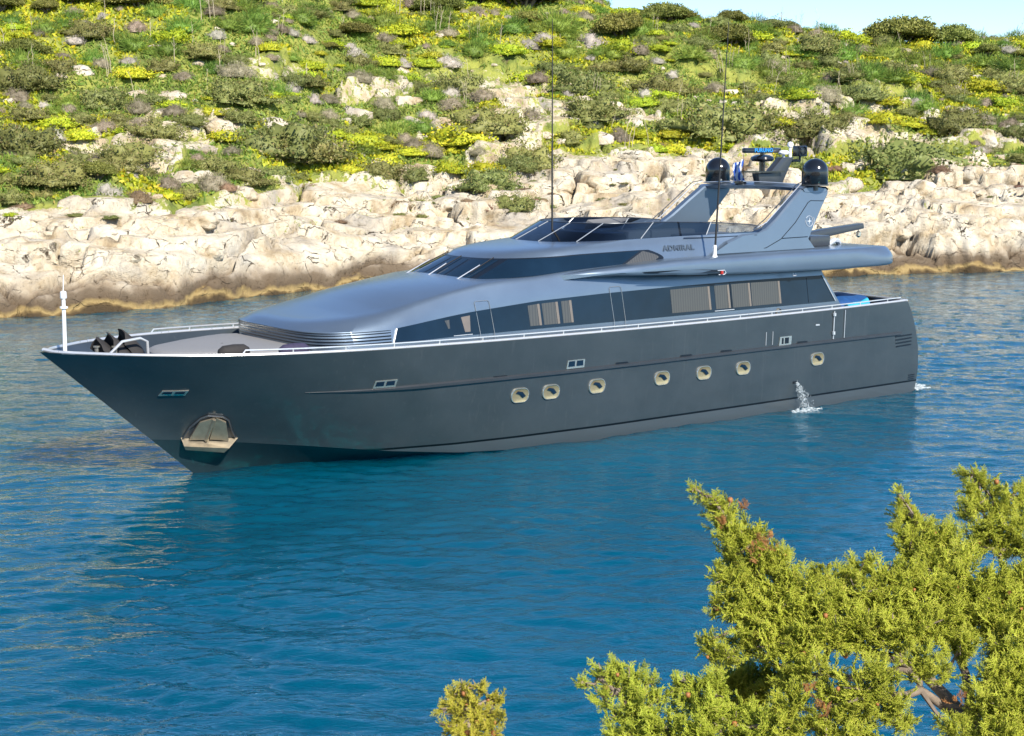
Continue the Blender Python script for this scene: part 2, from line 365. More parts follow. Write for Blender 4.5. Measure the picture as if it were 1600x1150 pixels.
def rock_mat(name, shore, veg):
    m, t, p = mat_new(name)
    g = N(t, "ShaderNodeNewGeometry")
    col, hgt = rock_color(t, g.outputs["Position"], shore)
    if veg:
        at = N(t, "ShaderNodeAttribute", attribute_name="veg")
        n = N(t, "ShaderNodeTexNoise", Scale=.45, Detail=6.0, Roughness=.6); t.links.new(g.outputs["Position"], n.inputs["Vector"])
        gc = ramp(t, [(.25, (.17, .13, .07)), (.38, (.14, .18, .04)), (.46, (.22, .25, .055)), (.56, (.33, .34, .07)), (.66, (.20, .24, .05)), (.8, (.34, .28, .17))]); t.links.new(n.outputs[0], gc.inputs[0])
        n5 = N(t, "ShaderNodeTexNoise", Scale=2.2, Detail=6.0, Roughness=.75); t.links.new(g.outputs["Position"], n5.inputs["Vector"])
        # lichen/plant tufts on the bare rock: threshold moved by the veg attribute
        ad = N(t, "ShaderNodeMath", operation='ADD'); t.links.new(at.outputs["Fac"], ad.inputs[0]); t.links.new(n5.outputs[0], ad.inputs[1])
        mk = ramp(t, [(.70, (0, 0, 0)), (.78, (1, 1, 1))]); t.links.new(ad.outputs[0], mk.inputs[0])
        mx = N(t, "ShaderNodeMixRGB"); t.links.new(mk.outputs[0], mx.inputs[0]); t.links.new(col, mx.inputs[1]); t.links.new(gc.outputs[0], mx.inputs[2])
        col = mx.outputs[0]
    t.links.new(col, p.inputs["Base Color"]); p.inputs["Roughness"].default_value = .9; p.inputs["Specular IOR Level"].default_value = .2
    b = N(t, "ShaderNodeBump", Strength=1.0, Distance=.20); t.links.new(hgt, b.inputs["Height"]); t.links.new(b.outputs[0], p.inputs["Normal"])
    return m
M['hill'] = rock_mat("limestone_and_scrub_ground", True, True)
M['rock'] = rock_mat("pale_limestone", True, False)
def sea_mat():
    m, t, p = mat_new("clear_blue_sea")
    g = N(t, "ShaderNodeNewGeometry"); pos = g.outputs["Position"]
    n = N(t, "ShaderNodeTexNoise", Scale=.035, Detail=3.0); t.links.new(pos, n.inputs["Vector"])
    r = ramp(t, [(.35, (.0, .064, .108)), (.65, (.0, .096, .174))]); t.links.new(n.outputs[0], r.inputs[0]); t.links.new(r.outputs[0], p.inputs["Base Color"])
    p.inputs["Subsurface Weight"].default_value = 1.0; p.inputs["Subsurface Radius"].default_value = (.3, 1.0, 1.2); p.inputs["Subsurface Scale"].default_value = 14.0
    p.inputs["Roughness"].default_value = .03; p.inputs["IOR"].default_value = 1.75; p.inputs["Specular Tint"].default_value = (.0, .84, 1, 1); p.inputs["Specular IOR Level"].default_value = .5
    def wave(scale, stretch, dist, strength, prev, det=4.0, rot=.0):
        mp = N(t, "ShaderNodeMapping"); mp.inputs["Scale"].default_value = (1, stretch, 1); mp.inputs["Rotation"].default_value = (0, 0, rot); t.links.new(pos, mp.inputs[0])
        nn = N(t, "ShaderNodeTexNoise", Scale=scale, Detail=det, Roughness=.55, Distortion=.6); t.links.new(mp.outputs[0], nn.inputs["Vector"])
        b = N(t, "ShaderNodeBump", Strength=strength, Distance=dist); t.links.new(nn.outputs[0], b.inputs["Height"])
        if prev is not None: t.links.new(prev, b.inputs["Normal"])
        return b.outputs[0]
    b = wave(4.0, 2.2, .018, 1.0, None, 2.0, .1)
    t.links.new(b, p.inputs["Normal"])
    return m
M['sea'] = sea_mat()
def foam_mat():
    m, t, p = mat_new("aerated_water")
    p.inputs["Base Color"].default_value = (.72, .79, .82, 1); p.inputs["Roughness"].default_value = .25
    tr = N(t, "ShaderNodeBsdfTransparent"); mx = N(t, "ShaderNodeMixShader"); mx.inputs[0].default_value = .28
    t.links.new(tr.outputs[0], mx.inputs[1]); t.links.new(p.outputs[0], mx.inputs[2]); t.links.new(mx.outputs[0], t.nodes["Material Output"].inputs[0]); return m
M['foam'] = foam_mat()
M['bottom'] = simple("dark_antifouling_paint", (.014, .026, .032), .3, .2, .4, .1, 2)
M['outline'] = simple("dull_steel_trim", (.36, .38, .40), .35, .6, 0, .04, 4)
M['glass'].node_tree.nodes["Principled BSDF"].inputs["Specular IOR Level"].default_value = .28
# ------------------------------------------------------------------ the motor yacht (local x towards the bow, y to port, z up, water at z = 0)
YTH = math.radians(52.717)
Y_LOC = (12.146, 54.603, 0.0)
Y_ROT = math.atan2(-math.cos(YTH), -math.sin(YTH))
yacht = empty("motor_yacht", Y_LOC, Y_ROT)
tag(yacht, "long dark graphite motor yacht with silver grey superstructure lying at rest in the cove", "yacht")
def part(name, mb, mat, parent=None, **kw):
    return mb.build(name, mat, parent or yacht, **kw)
XB, LOA, ZCE = 25.76, 29.65, 1.0
def sheer_z(x):
    t = np.asarray(x) / 30.; return 3.175 - .492 * t + .812 * t * t
_sx = np.array([0,.7,4,8,12,16,19,21,22.2,23.3,24.5,25.4,26.2,26.9,27.65,28.15,28.7,28.95,29.3,29.55,29.65])
_sy = np.array([2.98,3.02,3.07,3.09,3.12,3.16,3.21,3.22,3.2,3.13,2.98,2.78,2.53,2.24,1.82,1.48,.98,.78,.45,.17,0])
_fx = np.linspace(0, 29.65, 1200); _fy = np.interp(_fx, _sx, _sy); _k = np.hanning(61); _k /= _k.sum()
_fs = np.convolve(np.concatenate([np.full(30, _fy[0]), _fy, -_fy[-2:-32:-1]]), _k, 'valid')
def sheer_y(x): return np.interp(x, _fx, _fs)
_cx = np.array([0,8,14,17,19,21,23,24.5,25.5,26.3,26.87])
_cy = np.array([2.92,2.95,2.85,2.65,2.42,2.0,1.38,.84,.46,.18,0])
_cz = np.array([-.1,-.1,-.08,-.03,.08,.3,.58,.76,.88,.95,1.0])
def hull_pt(s, t):
    s, t = np.broadcast_arrays(np.asarray(s, float), np.asarray(t, float))
    zend = ZCE + (3.52 - ZCE) * t; xe = XB + zend * (LOA - XB) / 3.52; x0 = -.02 + .6 * t ** 2 - .9 * t * (1 - t)
    x = x0 + (xe - x0) * s
    xs = .6 + (LOA - .6) * s; xc = 26.87 * s
    ys = sheer_y(xs); zs = sheer_z(xs); yc = np.interp(xc, _cx, _cy); zc = np.interp(xc, _cx, _cz)
    p = np.interp(s, [0, .5, .75, .9, 1], [.62, .62, .92, 1.15, 1.35])
    y = yc + (ys - yc) * t ** p; z = zc + (zs - zc) * t
    return np.stack([x, y, z], -1)
_S, _T = np.meshgrid(np.linspace(0, 1, 900), np.linspace(0, 1, 300), indexing='ij')
_HP = hull_pt(_S, _T)
def hull_at(x, z):
    """port hull surface at (x, z): point, tangent towards the bow, up tangent, outward normal"""
    d = (_HP[..., 0] - x) ** 2 + (_HP[..., 2] - z) ** 2
    i = np.unravel_index(d.argmin(), d.shape); s, t = _S[i], _T[i]
    e = 2e-3
    p = hull_pt(s, t); a = hull_pt(min(s + e, 1), t) - hull_pt(max(s - e, 0), t); b = hull_pt(s, min(t + e, 1)) - hull_pt(s, max(t - e, 0))
    p = Vector((x, p[1], z)); a = Vector(a).normalized(); n = Vector(b).cross(a).normalized()
    if n.y < 0: n = -n
    u = a.cross(n).normalized()
    if u.z < 0: u = -u
    return p, a, u, n
mir = np.array([1, -1, 1.])
mb = MB()
s_ = np.linspace(0, 1, 140); t_ = np.linspace(0, 1, 26)
G = hull_pt(s_[:, None], t_[None, :]); mb.grid(G); mb.grid(G * mir, flip=True)
# bottom: chine to keel
kb = np.linspace(0, 1, 6)
def bottom(s, k):
    c = hull_pt(s, 0.0); zk = np.interp(s, [0, .8, 1], [-.6, -.9, -1.0])
    xe = XB + ZCE * (LOA - XB) / 3.52; xk = -.02 + (24.2 + .02) * s
    x = c[..., 0] * (1 - k) + (xk + (XB - 1.1 - 24.2) * 0) * k; x = np.where(s >= 1, c[..., 0] + (24.65 - c[..., 0]) * k, x + (24.65 - 24.2) * s * k)
    return np.stack([x, c[..., 1] * (1 - k), c[..., 2] * (1 - k) + zk * k], -1)
B = bottom(s_[:, None], kb[None, :]); mbb = MB(); mbb.grid(B, flip=True); mbb.grid(B * mir)
# transom
e0 = hull_pt(0.0, t_); yy = np.linspace(-1, 1, 15)
TR = np.stack([e0[None, :, 0] - .18 * (1 - yy[:, None] ** 2), yy[:, None] * e0[None, :, 1], e0[None, :, 2] + 0 * yy[:, None]], -1); mb.grid(TR)
# bulwark top and inner side
top = hull_pt(s_, 1.0); inn = top.copy()
inn[:, 1] = np.maximum(top[:, 1] - .13, 0); inn[:, 0] = np.minimum(top[:, 0], 29.3); low = hull_pt(s_, .80); low[:, 1] = np.maximum(np.minimum(low[:, 1], inn[:, 1] + .1) - .14, 0); low[:, 0] = np.minimum(low[:, 0], 28.5)
BW = np.stack([top, inn, low], 1); mb.grid(BW, flip=True); mb.grid(BW * mir)
ew = [TR[:, -1], TR[:, -1] + np.array([.16, 0, 0]), TR[:, -1] + np.array([.16, 0, -.62])]; mb.grid(np.stack(ew, 1))
hull = part("hull", mb, M['hull'], smooth=28); part("hull_bottom", mbb, M['bottom'], smooth=40)
# deck
mb = MB(); dk = low.copy(); w = np.linspace(-1, 1, 9)
D = np.stack([np.repeat(dk[:, None, 0], 9, 1), dk[:, None, 1] * w[None, :], np.repeat(dk[:, None, 2] + .02, 9, 1)], -1); mb.grid(D)
part("deck", mb, M['deckgrey'], smooth=False)
# rub rail along the knuckle
mb = MB(); xs = np.linspace(.9, 23.7, 70); zs = np.interp(xs, [0, 5, 13, 15.6, 19, 22, 23.8], [2.08, 2.1, 2.10, 2.11, 2.14, 2.16, 2.21])
G = []
for x, z in zip(xs, zs):
    p, a, u, n = hull_at(x, z); k = min(1, (23.75 - x) / 3.5 + .12)
    G.append([tuple(p + u * .06 * k - n * .02), tuple(p + u * .035 * k + n * .075 * k), tuple(p - u * .035 * k + n * .075 * k), tuple(p - u * .06 * k - n * .02)])
mb.grid(np.array(G)); part("rub_rail", mb, M['dark_paint'], smooth=20)
# cap rail and hand rail with stanchions
mb = MB()
for sg in (1, -1):
    P = top * np.array([1, sg, 1]); I = inn * np.array([1, sg, 1])
    mb.tube([tuple((a + b) / 2 + np.array([0, 0, .015])) for a, b in zip(P[:-1], I[:-1])] + [(29.55, 0, 3.54)], .045, 8)
ring = [tuple(q + np.array([.05, 0, .02])) for q in TR[:, -1]]; mb.tube(ring, .04, 8)
part("cap_rail", mb, M['rail'])
mb = MB(); rl = []
for sg in (1, -1):
    xr = np.linspace(.9, 25.5, 60)
    rl = [(x, sg * (sheer_y(x) - .07), sheer_z(x) + .135) for x in xr]
    mb.tube([(rl[0][0] - .02, rl[0][1], rl[0][2] - .11)] + rl + [(25.62, rl[-1][1], rl[-1][2] - .14)], .021, 6)
part("hand_rail", mb, M['rail'])
for sg in (1, -1):
    for x in np.arange(1.6, 25.4, 1.42):
        mb = MB(); y = sg * (sheer_y(x) - .07); mb.tube([(x, y, sheer_z(x) + .03), (x, y, sheer_z(x) + .13)], .020, 6); mb.lathe([(.001, .06), (.045, .055), (.045, .02)], (x, y, sheer_z(x)), 8)
        part("stanchion", mb, M['rail'])
# bow pulpit ring studs (mooring bitts) and bow light mast
for x, y in [(28.3, .22), (27.9, .40), (27.9, -.40)]:
    mb = MB(); z0 = sheer_z(x) + .02
    mb.lathe([(.05, -.36), (.05, .06), (.085, .065), (.085, .10), (.0, .105)], (x, y, z0), 10); part("mooring_bitt", mb, M['chrome'])
mb = MB(); mb.tube([(29.02, 0, 3.3), (29.0, 0, 4.75)], [.052, .046], 12); mb.lathe([(.055, 0), (.10, .01), (.10, .05), (.06, .06)], (29.0, 0, 4.5), 12); mb.lathe([(.075, 0), (.085, .02), (.075, .16), (.05, .18), (0, .185)], (29.0, 0, 4.75), 12)
mb.tube([(29.0, 0, 4.9), (28.98, 0, 5.32)], .010, 5)
part("bow_light_mast", mb, M['white'])
# windlass under a dark canvas cover, with its bent steel guard
mb = MB()
for i, (x0, hgt) in enumerate([(28.05, .92), (27.75, 1.02), (27.42, 1.08)]):
    n = 12; G = []
    for a in np.linspace(0, 1, n):
        row = []
        for b in np.linspace(-1, 1, 9):
            yv = b * .42 * (1 - .25 * a); z = 2.83 + hgt * a * (1 - .35 * b * b) ; x = x0 - .42 * (1 - a) ** 1.6 * 0 - .5 * a * (1 - a) * 1.2 + .16 * a + .05 * math.sin(5 * b + i)
            row.append((x, yv, z))
        G.append(row)
    G = np.array(G); back = G.copy(); back[..., 0] -= .30 * (1 - np.linspace(0, 1, n)[:, None] ** 2) + .03
    mb.grid(G); mb.grid(back, flip=True)
    mb.grid(np.stack([G[:, 0], back[:, 0]], 1)); mb.grid(np.stack([G[:, -1], back[:, -1]], 1)); mb.grid(np.stack([G[-1], back[-1]], 1))
part("windlass_cover", mb, M['canvas'], smooth=50)
mb = MB(); mb.tube([(28.2, .52, 3.02), (28.12, .56, 3.36), (27.8, .62, 3.66), (27.3, .55, 3.70), (27.1, .52, 3.60), (27.08, .52, 2.95)], .036, 8); part("windlass_guard", mb, M['rail'])
# raised fore deck with grey sunpad
mb = MB()
def pad_ring(z, g):
    pts = []
    for x, y in [(26.7, .0), (26.62, .55), (26.3, .95), (25.3, 1.55), (24.3, 1.98), (23.75, 2.12), (23.35, 1.95), (23.3, 0)]:
        pts.append((x, y))
    full = pts + [(x, -y) for x, y in pts[::-1] if y > 0]
    cx, cy = 24.8, 0
    return [(cx + (x - cx) * g, cy + (y - cy) * g, z) for x, y in full]
R = [pad_ring(2.7, 1.03), pad_ring(3.1, 1.03), pad_ring(3.22, 1.02), pad_ring(3.28, .98), pad_ring(3.30, .93), pad_ring(3.315, .5), pad_ring(3.32, .02)]
mb.grid(np.array(R), cv=True); part("foredeck_sunpad", mb, M['cushion'], smooth=40)

# ---- lower house
def ze(x): return np.interp(x, [3, 11.5, 12.9, 14.9, 16.2, 17.2, 18, 19, 20.2, 21.3, 22, 22.7, 23.4], [5.0, 4.99, 4.94, 4.85, 4.755, 4.72, 4.67, 4.52, 4.32, 4.10, 4.0, 3.93, 3.86])
def zwt(x): return np.interp(x, [3, 4.5, 8.3, 11.1, 13.8, 16.3, 18.5, 21.0, 21.4], [4.21, 4.22, 4.24, 4.22, 4.18, 4.11, 3.96, 3.72, 3.69])
ZWB = 3.32
def contour(w, xf, x0, n, xa, k_aft=70, k_nose=48):
    """half-outline from aft on the port side to the nose centre: (x, y)"""
    xs = np.linspace(xa, x0, k_aft); P = [(x, w) for x in xs]
    for a in np.linspace(math.pi / 2, 0, k_nose)[1:]:
        P.append((x0 + (xf - x0) * math.cos(a) ** (2 / n), w * math.sin(a) ** (2 / n) if a > 1e-6 else 0.0))
    return np.array(P)
def xa_z(z): return 3.62 + (z - 3.3) * .78
def house_levels():
    L = []
    def lev(zf, w, xf, x0, n, xa, waft=None):
        c = contour(w, xf, x0, n, xa); z = np.array([zf(x) for x in c[:, 0]]) if callable(zf) else np.full(len(c), zf)
        L.append(np.column_stack([c, z]))
    lev(2.5, 2.60, 23.32, 20.4, 4.6, 3.0)
    lev(ZWB, 2.585, 23.42, 20.4, 4.6, xa_z(ZWB))
    lev(lambda x: zwt(x) if x < 21 else max(3.64, zwt(x)), 2.50, 23.48, 20.4, 4.4, xa_z(4.2))
    lev(lambda x: ze(x) - .11, 2.40, 23.44, 19.8, 3.8, xa_z(4.7))
    lev(lambda x: ze(x) - .035, 2.355, 23.34, 19.4, 3.5, xa_z(4.8))
    lev(lambda x: ze(x), 2.31, 23.2, 19.2, 3.3, xa_z(4.9))
    lev(lambda x: ze(x) + .018, 2.22, 23.02, 19.0, 3.0, xa_z(4.9))
    A = np.array(L); A[..., 1] *= 1 + np.array([.08, .08, .08, .06, .04, .02, .02])[:, None] * sstep(18.8, 21.4, A[..., 0]); return A
HL = house_levels()                                   # (level, point, 3)
mb = MB(); mb.grid(HL); mb.grid(HL * mir, flip=True)
ro = HL[-1]; w = np.linspace(-1, 1, 17)
RF = np.stack([np.repeat(ro[:, None, 0], 17, 1), ro[:, None, 1] * w[None, :], ro[:, None, 2] + (.10 + .11 * sstep(17.5, 20, ro[:, None, 0])) * (1 - w[None, :] ** 2) * sstep(23.0, 20.3, ro[:, None, 0])], -1); mb.grid(RF)
aft = HL[:, 0]; mb.grid(np.stack([aft, aft * mir], 1))
house = part("deckhouse", mb, M['silver'], smooth=40)
def house_wall(x, z):
    """port wall of the deckhouse between window sill and window head; y"""
    t = (z - ZWB) / (zwt(x) - ZWB)
    return 2.585 + (2.50 - 2.585) * t
def wall_panel(x0, x1, z0f, z1f, off, nx=24, nz=4, sl0=0.0, sl1=0.0):
    """grid on the port wall; sl*: forward lean of the ends over the height"""
    G = []
    for i in range(nx + 1):
        row = []
        for j in range(nz + 1):
            f = j / nz; xx0 = x0 + sl0 * f; xx1 = x1 + sl1 * f; x = xx0 + (xx1 - xx0) * i / nx
            z0 = z0f(x) if callable(z0f) else z0f; z1 = z1f(x) if callable(z1f) else z1f
            z = z0 + (z1 - z0) * f; y = house_wall(x, z)
            # follow the rounded shoulder near the nose
            if x > 18.8: y = y * (1 + .08 * float(sstep(18.8, 21.4, x))) - np.interp(x, [20.4, 21.0, 21.5], [0, .004, .014])
            row.append((x, y + off, z))
        G.append(row)
    return np.array(G)
mb = MB(); P = wall_panel(3.80, 21.28, ZWB + .01, lambda x: zwt(x) - .01, .022, 80, 4, .62, -.2); mb.grid(P)
F0 = P.copy(); F0[..., 1] -= .05
for a, b in ((P[0], F0[0]), (P[-1], F0[-1]), (P[:, 0], F0[:, 0]), (P[:, -1], F0[:, -1])): mb.grid(np.stack([a, b], 1))
part("side_window_band", mb, M['glass'], house, smooth=30)
def wpane(name, x0, x1, mat, z0=3.42, zt=.09, off=.028, sl0=.05, sl1=.05, ztop=None):
    mb = MB(); mb.grid(wall_panel(x0, x1, z0, (lambda x: zwt(x) - zt) if ztop is None else ztop, off, 6, 3, sl0, sl1)); return part(name, mb, mat, house, smooth=False)
for x0, x1 in [(16.28, 16.60), (15.62, 16.10), (15.12, 15.40), (9.62, 11.17), (8.78, 9.32), (7.86, 8.58), (6.50, 7.72)]:
    wpane("curtained_window", x0, x1, M['curtain'])
    wpane("window_jamb", x0 - .10, x0 - .012, M['woodjamb'])
wpane("window_jamb", 18.66, 18.84, M['woodjamb'], sl0=-.02, sl1=.10)
wpane("window_jamb", 19.34, 19.40, M['curtain'], z0=3.55, sl0=.0, sl1=.10)
# doors: thin bright outlines
def outline(name, pts, r=.011, mat=None, parent=None, closed=False):
    mb = MB(); mb.tube(pts + ([pts[0]] if closed else []), r, 5); return part(name, mb, mat or M['rail'], parent or house)
for xa_, xb_, ztop in [(18.34, 17.86, 4.22), (13.50, 13.06, 4.34)]:
    yv = lambda x, z: (house_wall(x, min(z, zwt(x))) if z < zwt(x) else 2.50 - (z - zwt(x)) * .25) + .034
    outline("door", [(x, yv(x, z), z) for x, z in [(xa_, 2.9), (xa_, 3.33), (xa_ + .1, ztop - .03), (xa_ + .04, ztop), (xb_ + .14, ztop), (xb_ + .09, ztop - .04), (xb_, 3.33), (xb_, 2.9)]], .008, M['outline'])
outline("window_seam", [(x, house_wall(x, z) + .027, z) for x, z in [(5.12, 3.36), (5.18, 4.18)]], .008, M['frameblack'])
outline("window_seam", [(x, house_wall(x, z) + .027, z) for x, z in [(8.62, 3.36), (8.68, 4.2)]], .012, M['frameblack'])
outline("window_sill", [(x, house_wall(x, 3.36) + .035, 3.365) for x in np.linspace(8.55, 9.4, 6)], .014)
outline("window_sill", [(x, house_wall(x, 3.36) + .03, 3.345) for x in np.linspace(18.6, 19.35, 6)], .012)
outline("window_frame", [(x, house_wall(x, z) + .03, z) for x, z in [(3.83, 3.34), (4.42, 4.2)]], .022)
# louvres round the nose
for k, (zl, th) in enumerate([(3.36, .020), (3.44, .020), (3.52, .019), (3.60, .016), (3.655, .014)]):
    f = (zl - ZWB) / .33
    c0 = HL[1] * (1 - f) + HL[2] * f; c0 = c0[c0[:, 0] > 21.25 - .1 * f]; c = np.vstack([c0, (c0 * mir)[::-1][1:]])
    c[:, 2] = zl; ctr = np.array([20.0, 0, 0])
    nrm = c.copy(); nrm[:, 2] = 0; d = np.gradient(c, axis=0); n = np.stack([d[:, 1], -d[:, 0], 0 * d[:, 0]], 1); n /= np.linalg.norm(n, axis=1)[:, None]; n *= np.sign((n * (c - ctr)).sum(1))[:, None]
    G = np.stack([c - n * .02 + [0, 0, th], c + n * .012 + [0, 0, th], c + n * .012 - [0, 0, th], c - n * .02 - [0, 0, th]], 1)
    mb = MB(); mb.grid(G); part("louvre", mb, M['frameblack'], house, smooth=False)
mb = MB(); c = [(21.23, 2.56, 3.34), (21.10, 2.50, 3.66)]
mb.tube([(21.27, 2.785, 3.34), (21.12, 2.705, 3.69)], .028, 6); part("trim_strip", mb, M['rail'], house)

# ---- wheelhouse and flybridge coaming
def zfly(x): return np.interp(x, [4, 7, 9.5, 12, 14.7], [5.73, 5.70, 5.68, 5.655, 5.62])
WL = []
def wlev(zf, w, xf, x0, n, xa=4.9):
    c = contour(w, xf, x0, n, xa, 70, 48); z = np.array([zf(x) if callable(zf) else zf for x in c[:, 0]]); WL.append(np.column_stack([c, z]))
def zhead(x): return np.interp(x, [4, 12.3, 14.4, 15.5, 17], [5.36, 5.345, 5.33, 5.29, 5.25])
wlev(lambda x: ze(x) - .03, 2.24, 18.55, 15.5, 3.0)
wlev(zhead, 2.10, 16.98, 14.2, 2.6)
wlev(lambda x: zhead(x) + .09, 2.075, 16.82, 14.1, 2.6)
wlev(lambda x: np.interp(x, [4, 12, 14, 16.6], [5.56, 5.52, 5.47, 5.43]), 2.03, 16.45, 14.0, 2.6)
wlev(lambda x: np.interp(x, [4, 12, 14, 16.6], [5.66, 5.60, 5.54, 5.47]), 1.98, 16.05, 13.6, 2.6)
wlev(zfly, 1.95, 14.75, 12.2, 2.6)
WLA = np.array(WL); WLA[..., 1] *= 1 + np.array([.045, .105, .11, .13, .15, .165])[:, None] * sstep(9.7, 7.2, WLA[..., 0])
mb = MB(); mb.grid(WLA); mb.grid(WLA * mir, flip=True)
ci = WLA[-1].copy(); cin = contour(1.80, 14.6, 12.1, 2.6, 4.9, 70, 48); ci2 = np.column_stack([cin, ci[:, 2]]); ci3 = ci2.copy(); ci3[:, 2] = 5.18
IN = np.stack([ci, ci2, ci3], 0); mb.grid(IN); mb.grid(IN * mir, flip=True)
fl = np.stack([ci3, ci3 * mir], 1); mb.grid(fl)
wheel = part("wheelhouse", mb, M['silver'], smooth=40)
def wh(cp, f, off=0.0, sg=1):
    """point on the wheelhouse glazing zone: cp = contour index (float), f = 0 sill..1 head"""
    i = int(min(cp, WLA.shape[1] - 2)); r = cp - i
    a = WLA[0, i] * (1 - r) + WLA[0, i + 1] * r; b = WLA[1, i] * (1 - r) + WLA[1, i + 1] * r
    p = a + (b - a) * f; e = WLA[0, i + 1] - WLA[0, i]
    n = np.cross(b - a, e); n /= np.linalg.norm(n) + 1e-9
    if n[1] < -1e-6 or (abs(n[1]) < 1e-6 and n[0] < 0): n = -n
    q = p + n * off
    return q * np.array([1, sg, 1])
NP = WLA.shape[1]
xs0 = WLA[0, :, 0]
def idx_at(x=None, y=None):
    if x is not None: return float(np.interp(x, WLA[0, :70, 0], np.arange(70)))
    ys = WLA[0, 69:, 1][::-1]; return float(np.interp(y, ys, np.arange(NP - 1, 68, -1)[:len(ys)]))
def glazing(name, c0, c1, f0, f1, off, mat, sg=1, n=30, lean=0.0, f1b=None):
    G = []
    for i in range(n + 1):
        u = i / n; row = []
        ft = f1 if f1b is None else f1b(u)
        for j in range(6):
            f = f0 + (ft - f0) * j / 5; row.append(tuple(wh(c0 + (c1 - c0) * u + lean * f, f, off, sg)))
        G.append(row)
    mb = MB(); mb.grid(np.array(G)); return part(name, mb, mat, wheel, smooth=40, recalc=True)
ie = idx_at(11.3); ic = idx_at(y=1.62); NPm = NP - 1.001
for sg in (1, -1): glazing("glazing_surround", ie, NPm, .04, .965, .010, M['frameblack'], sg, 90, f1b=lambda u: .04 + .925 * min(1, (u / .12 + .001) ** .55))
ys_p = [(1.52, .62), (.50, -.50), (-.62, -1.52)]
def pane_span(y0, y1):
    G = []
    for i in range(17):
        y = y0 + (y1 - y0) * i / 16; sg = 1 if y >= 0 else -1; row = []
        for j in range(6):
            f = .10 + .80 * j / 5; row.append(tuple(wh(idx_at(y=max(abs(y), .004)), f, .016, sg)))
        G.append(row)
    return np.array(G)
for y0, y1 in ys_p:
    mb = MB(); mb.grid(pane_span(y0, y1)); part("windscreen_pane", mb, M['glass'], wheel, smooth=40)
for sg in (1, -1):
    glazing("side_window", idx_at(13.0), ic - 1.5, .09, .91, .016, M['glass'], sg, 40)
    glazing("side_window", ie + 2.5, idx_at(12.85), .09, .91, .016, M['curtain'] , sg, 14, f1b=lambda u: .12 + .77 * min(1, (u * .9 + .1) ** .5))
# wipers
for y0, y1 in [(-1.28, -1.42), (-.02, -.06), (1.28, 1.35)]:
    sg0 = 1 if y0 > 0 else -1
    a = wh(idx_at(y=abs(y0)), .02, .06, sg0); b = wh(idx_at(y=abs(y1)), .62, .09, sg0); c = wh(idx_at(y=abs(y1)), .95, .05, sg0); c2 = wh(idx_at(y=abs(y1)), .38, .05, sg0)
    mb = MB(); mb.tube([tuple(a), tuple(b)], [.019, .013], 6); mb.lathe([(0, .05), (.05, .045), (.06, 0)], tuple(a - np.array([0, 0, .05])), 10)
    wp = part("wiper", mb, M['rail'], wheel)
    mb = MB(); mb.tube([tuple(c2), tuple(c)], .016, 5); part("wiper_blade", mb, M['blackmat'], wheel)
# flybridge windscreen
def fly_pt(cp, f, off=0., sg=1):
    base = WLA[-1]; i = int(min(cp, NP - 2)); r = cp - i
    a = base[i] * (1 - r) + base[i + 1] * r
    tx = np.interp(a[0], [7, 12.2, 14.75], [7, 11.6, 13.5]); tz = np.interp(a[0], [6.9, 7.5, 9, 11.5, 14.75], [5.86, 5.95, 6.05, 6.13, 6.13]); ty = a[1] * .965
    b = np.array([tx, ty, tz]); p = a + (b - a) * f; p[1] += off
    return p * np.array([1, sg, 1])
i7 = idx_at(7.0)
base_y = WLA[-1]
def idx_b(x): return float(np.interp(x, base_y[:70, 0], np.arange(70)))
def idx_by(y):
    ys = base_y[69:, 1][::-1]; return float(np.interp(y, ys, np.arange(NP - 1, 68, -1)[:len(ys)]))
i7 = idx_b(6.95)
bounds = [i7, idx_b(9.2), idx_b(11.9), idx_by(1.55), idx_by(.55)]
for sg in (1, -1):
    for a, b in zip(bounds[:-1], bounds[1:]):
        gm = M['flyglass_clear'] if b <= bounds[1] + .01 else M['flyglass']; mb = MB(); mb.grid(np.array([[tuple(fly_pt(a + (b - a) * u, f, 0, sg)) for f in np.linspace(0, 1, 4)] for u in np.linspace(0, 1, 16)])); part("flybridge_screen", mb, gm, wheel, smooth=40)
    for b in bounds[1:]:
        mb = MB(); mb.tube([tuple(fly_pt(b, 0, 0, sg)), tuple(fly_pt(b, 1, 0, sg))], .016, 6); part("screen_frame", mb, M['outline'], wheel)
mb = MB(); mb.grid(np.array([[tuple(fly_pt(idx_by(max(abs(y), .004)), f, 0, 1 if y >= 0 else -1)) for f in np.linspace(0, 1, 4)] for y in np.linspace(.55, -.55, 12)])); part("flybridge_screen", mb, M['flyglass'], wheel, smooth=40)
mb = MB()
tp = [tuple(fly_pt(c, 1, 0, 1)) for c in np.linspace(i7, NP - 1.001, 60)] + [tuple(fly_pt(c, 1, 0, -1)) for c in np.linspace(NP - 1.001, i7, 60)][1:]
mb.tube(tp, .016, 6); part("screen_top_rail", mb, M['dark_paint'], wheel)
# flybridge helm console and seats (dark shapes behind the screen)
mb = MB(); mb.box((12.3, .0, 5.5), (.9, 2.6, .65)); part("helm_console", mb, M['dark_paint'], bevel=.12)
mb = MB(); mb.box((8.6, 1.15, 5.43), (2.2, .6, .5)); part("flybridge_seat", mb, M['cushion'], bevel=.1)
mb = MB(); mb.box((8.4, -1.2, 5.43), (3.0, .7, .5)); part("flybridge_seat", mb, M['cushion'], bevel=.1)

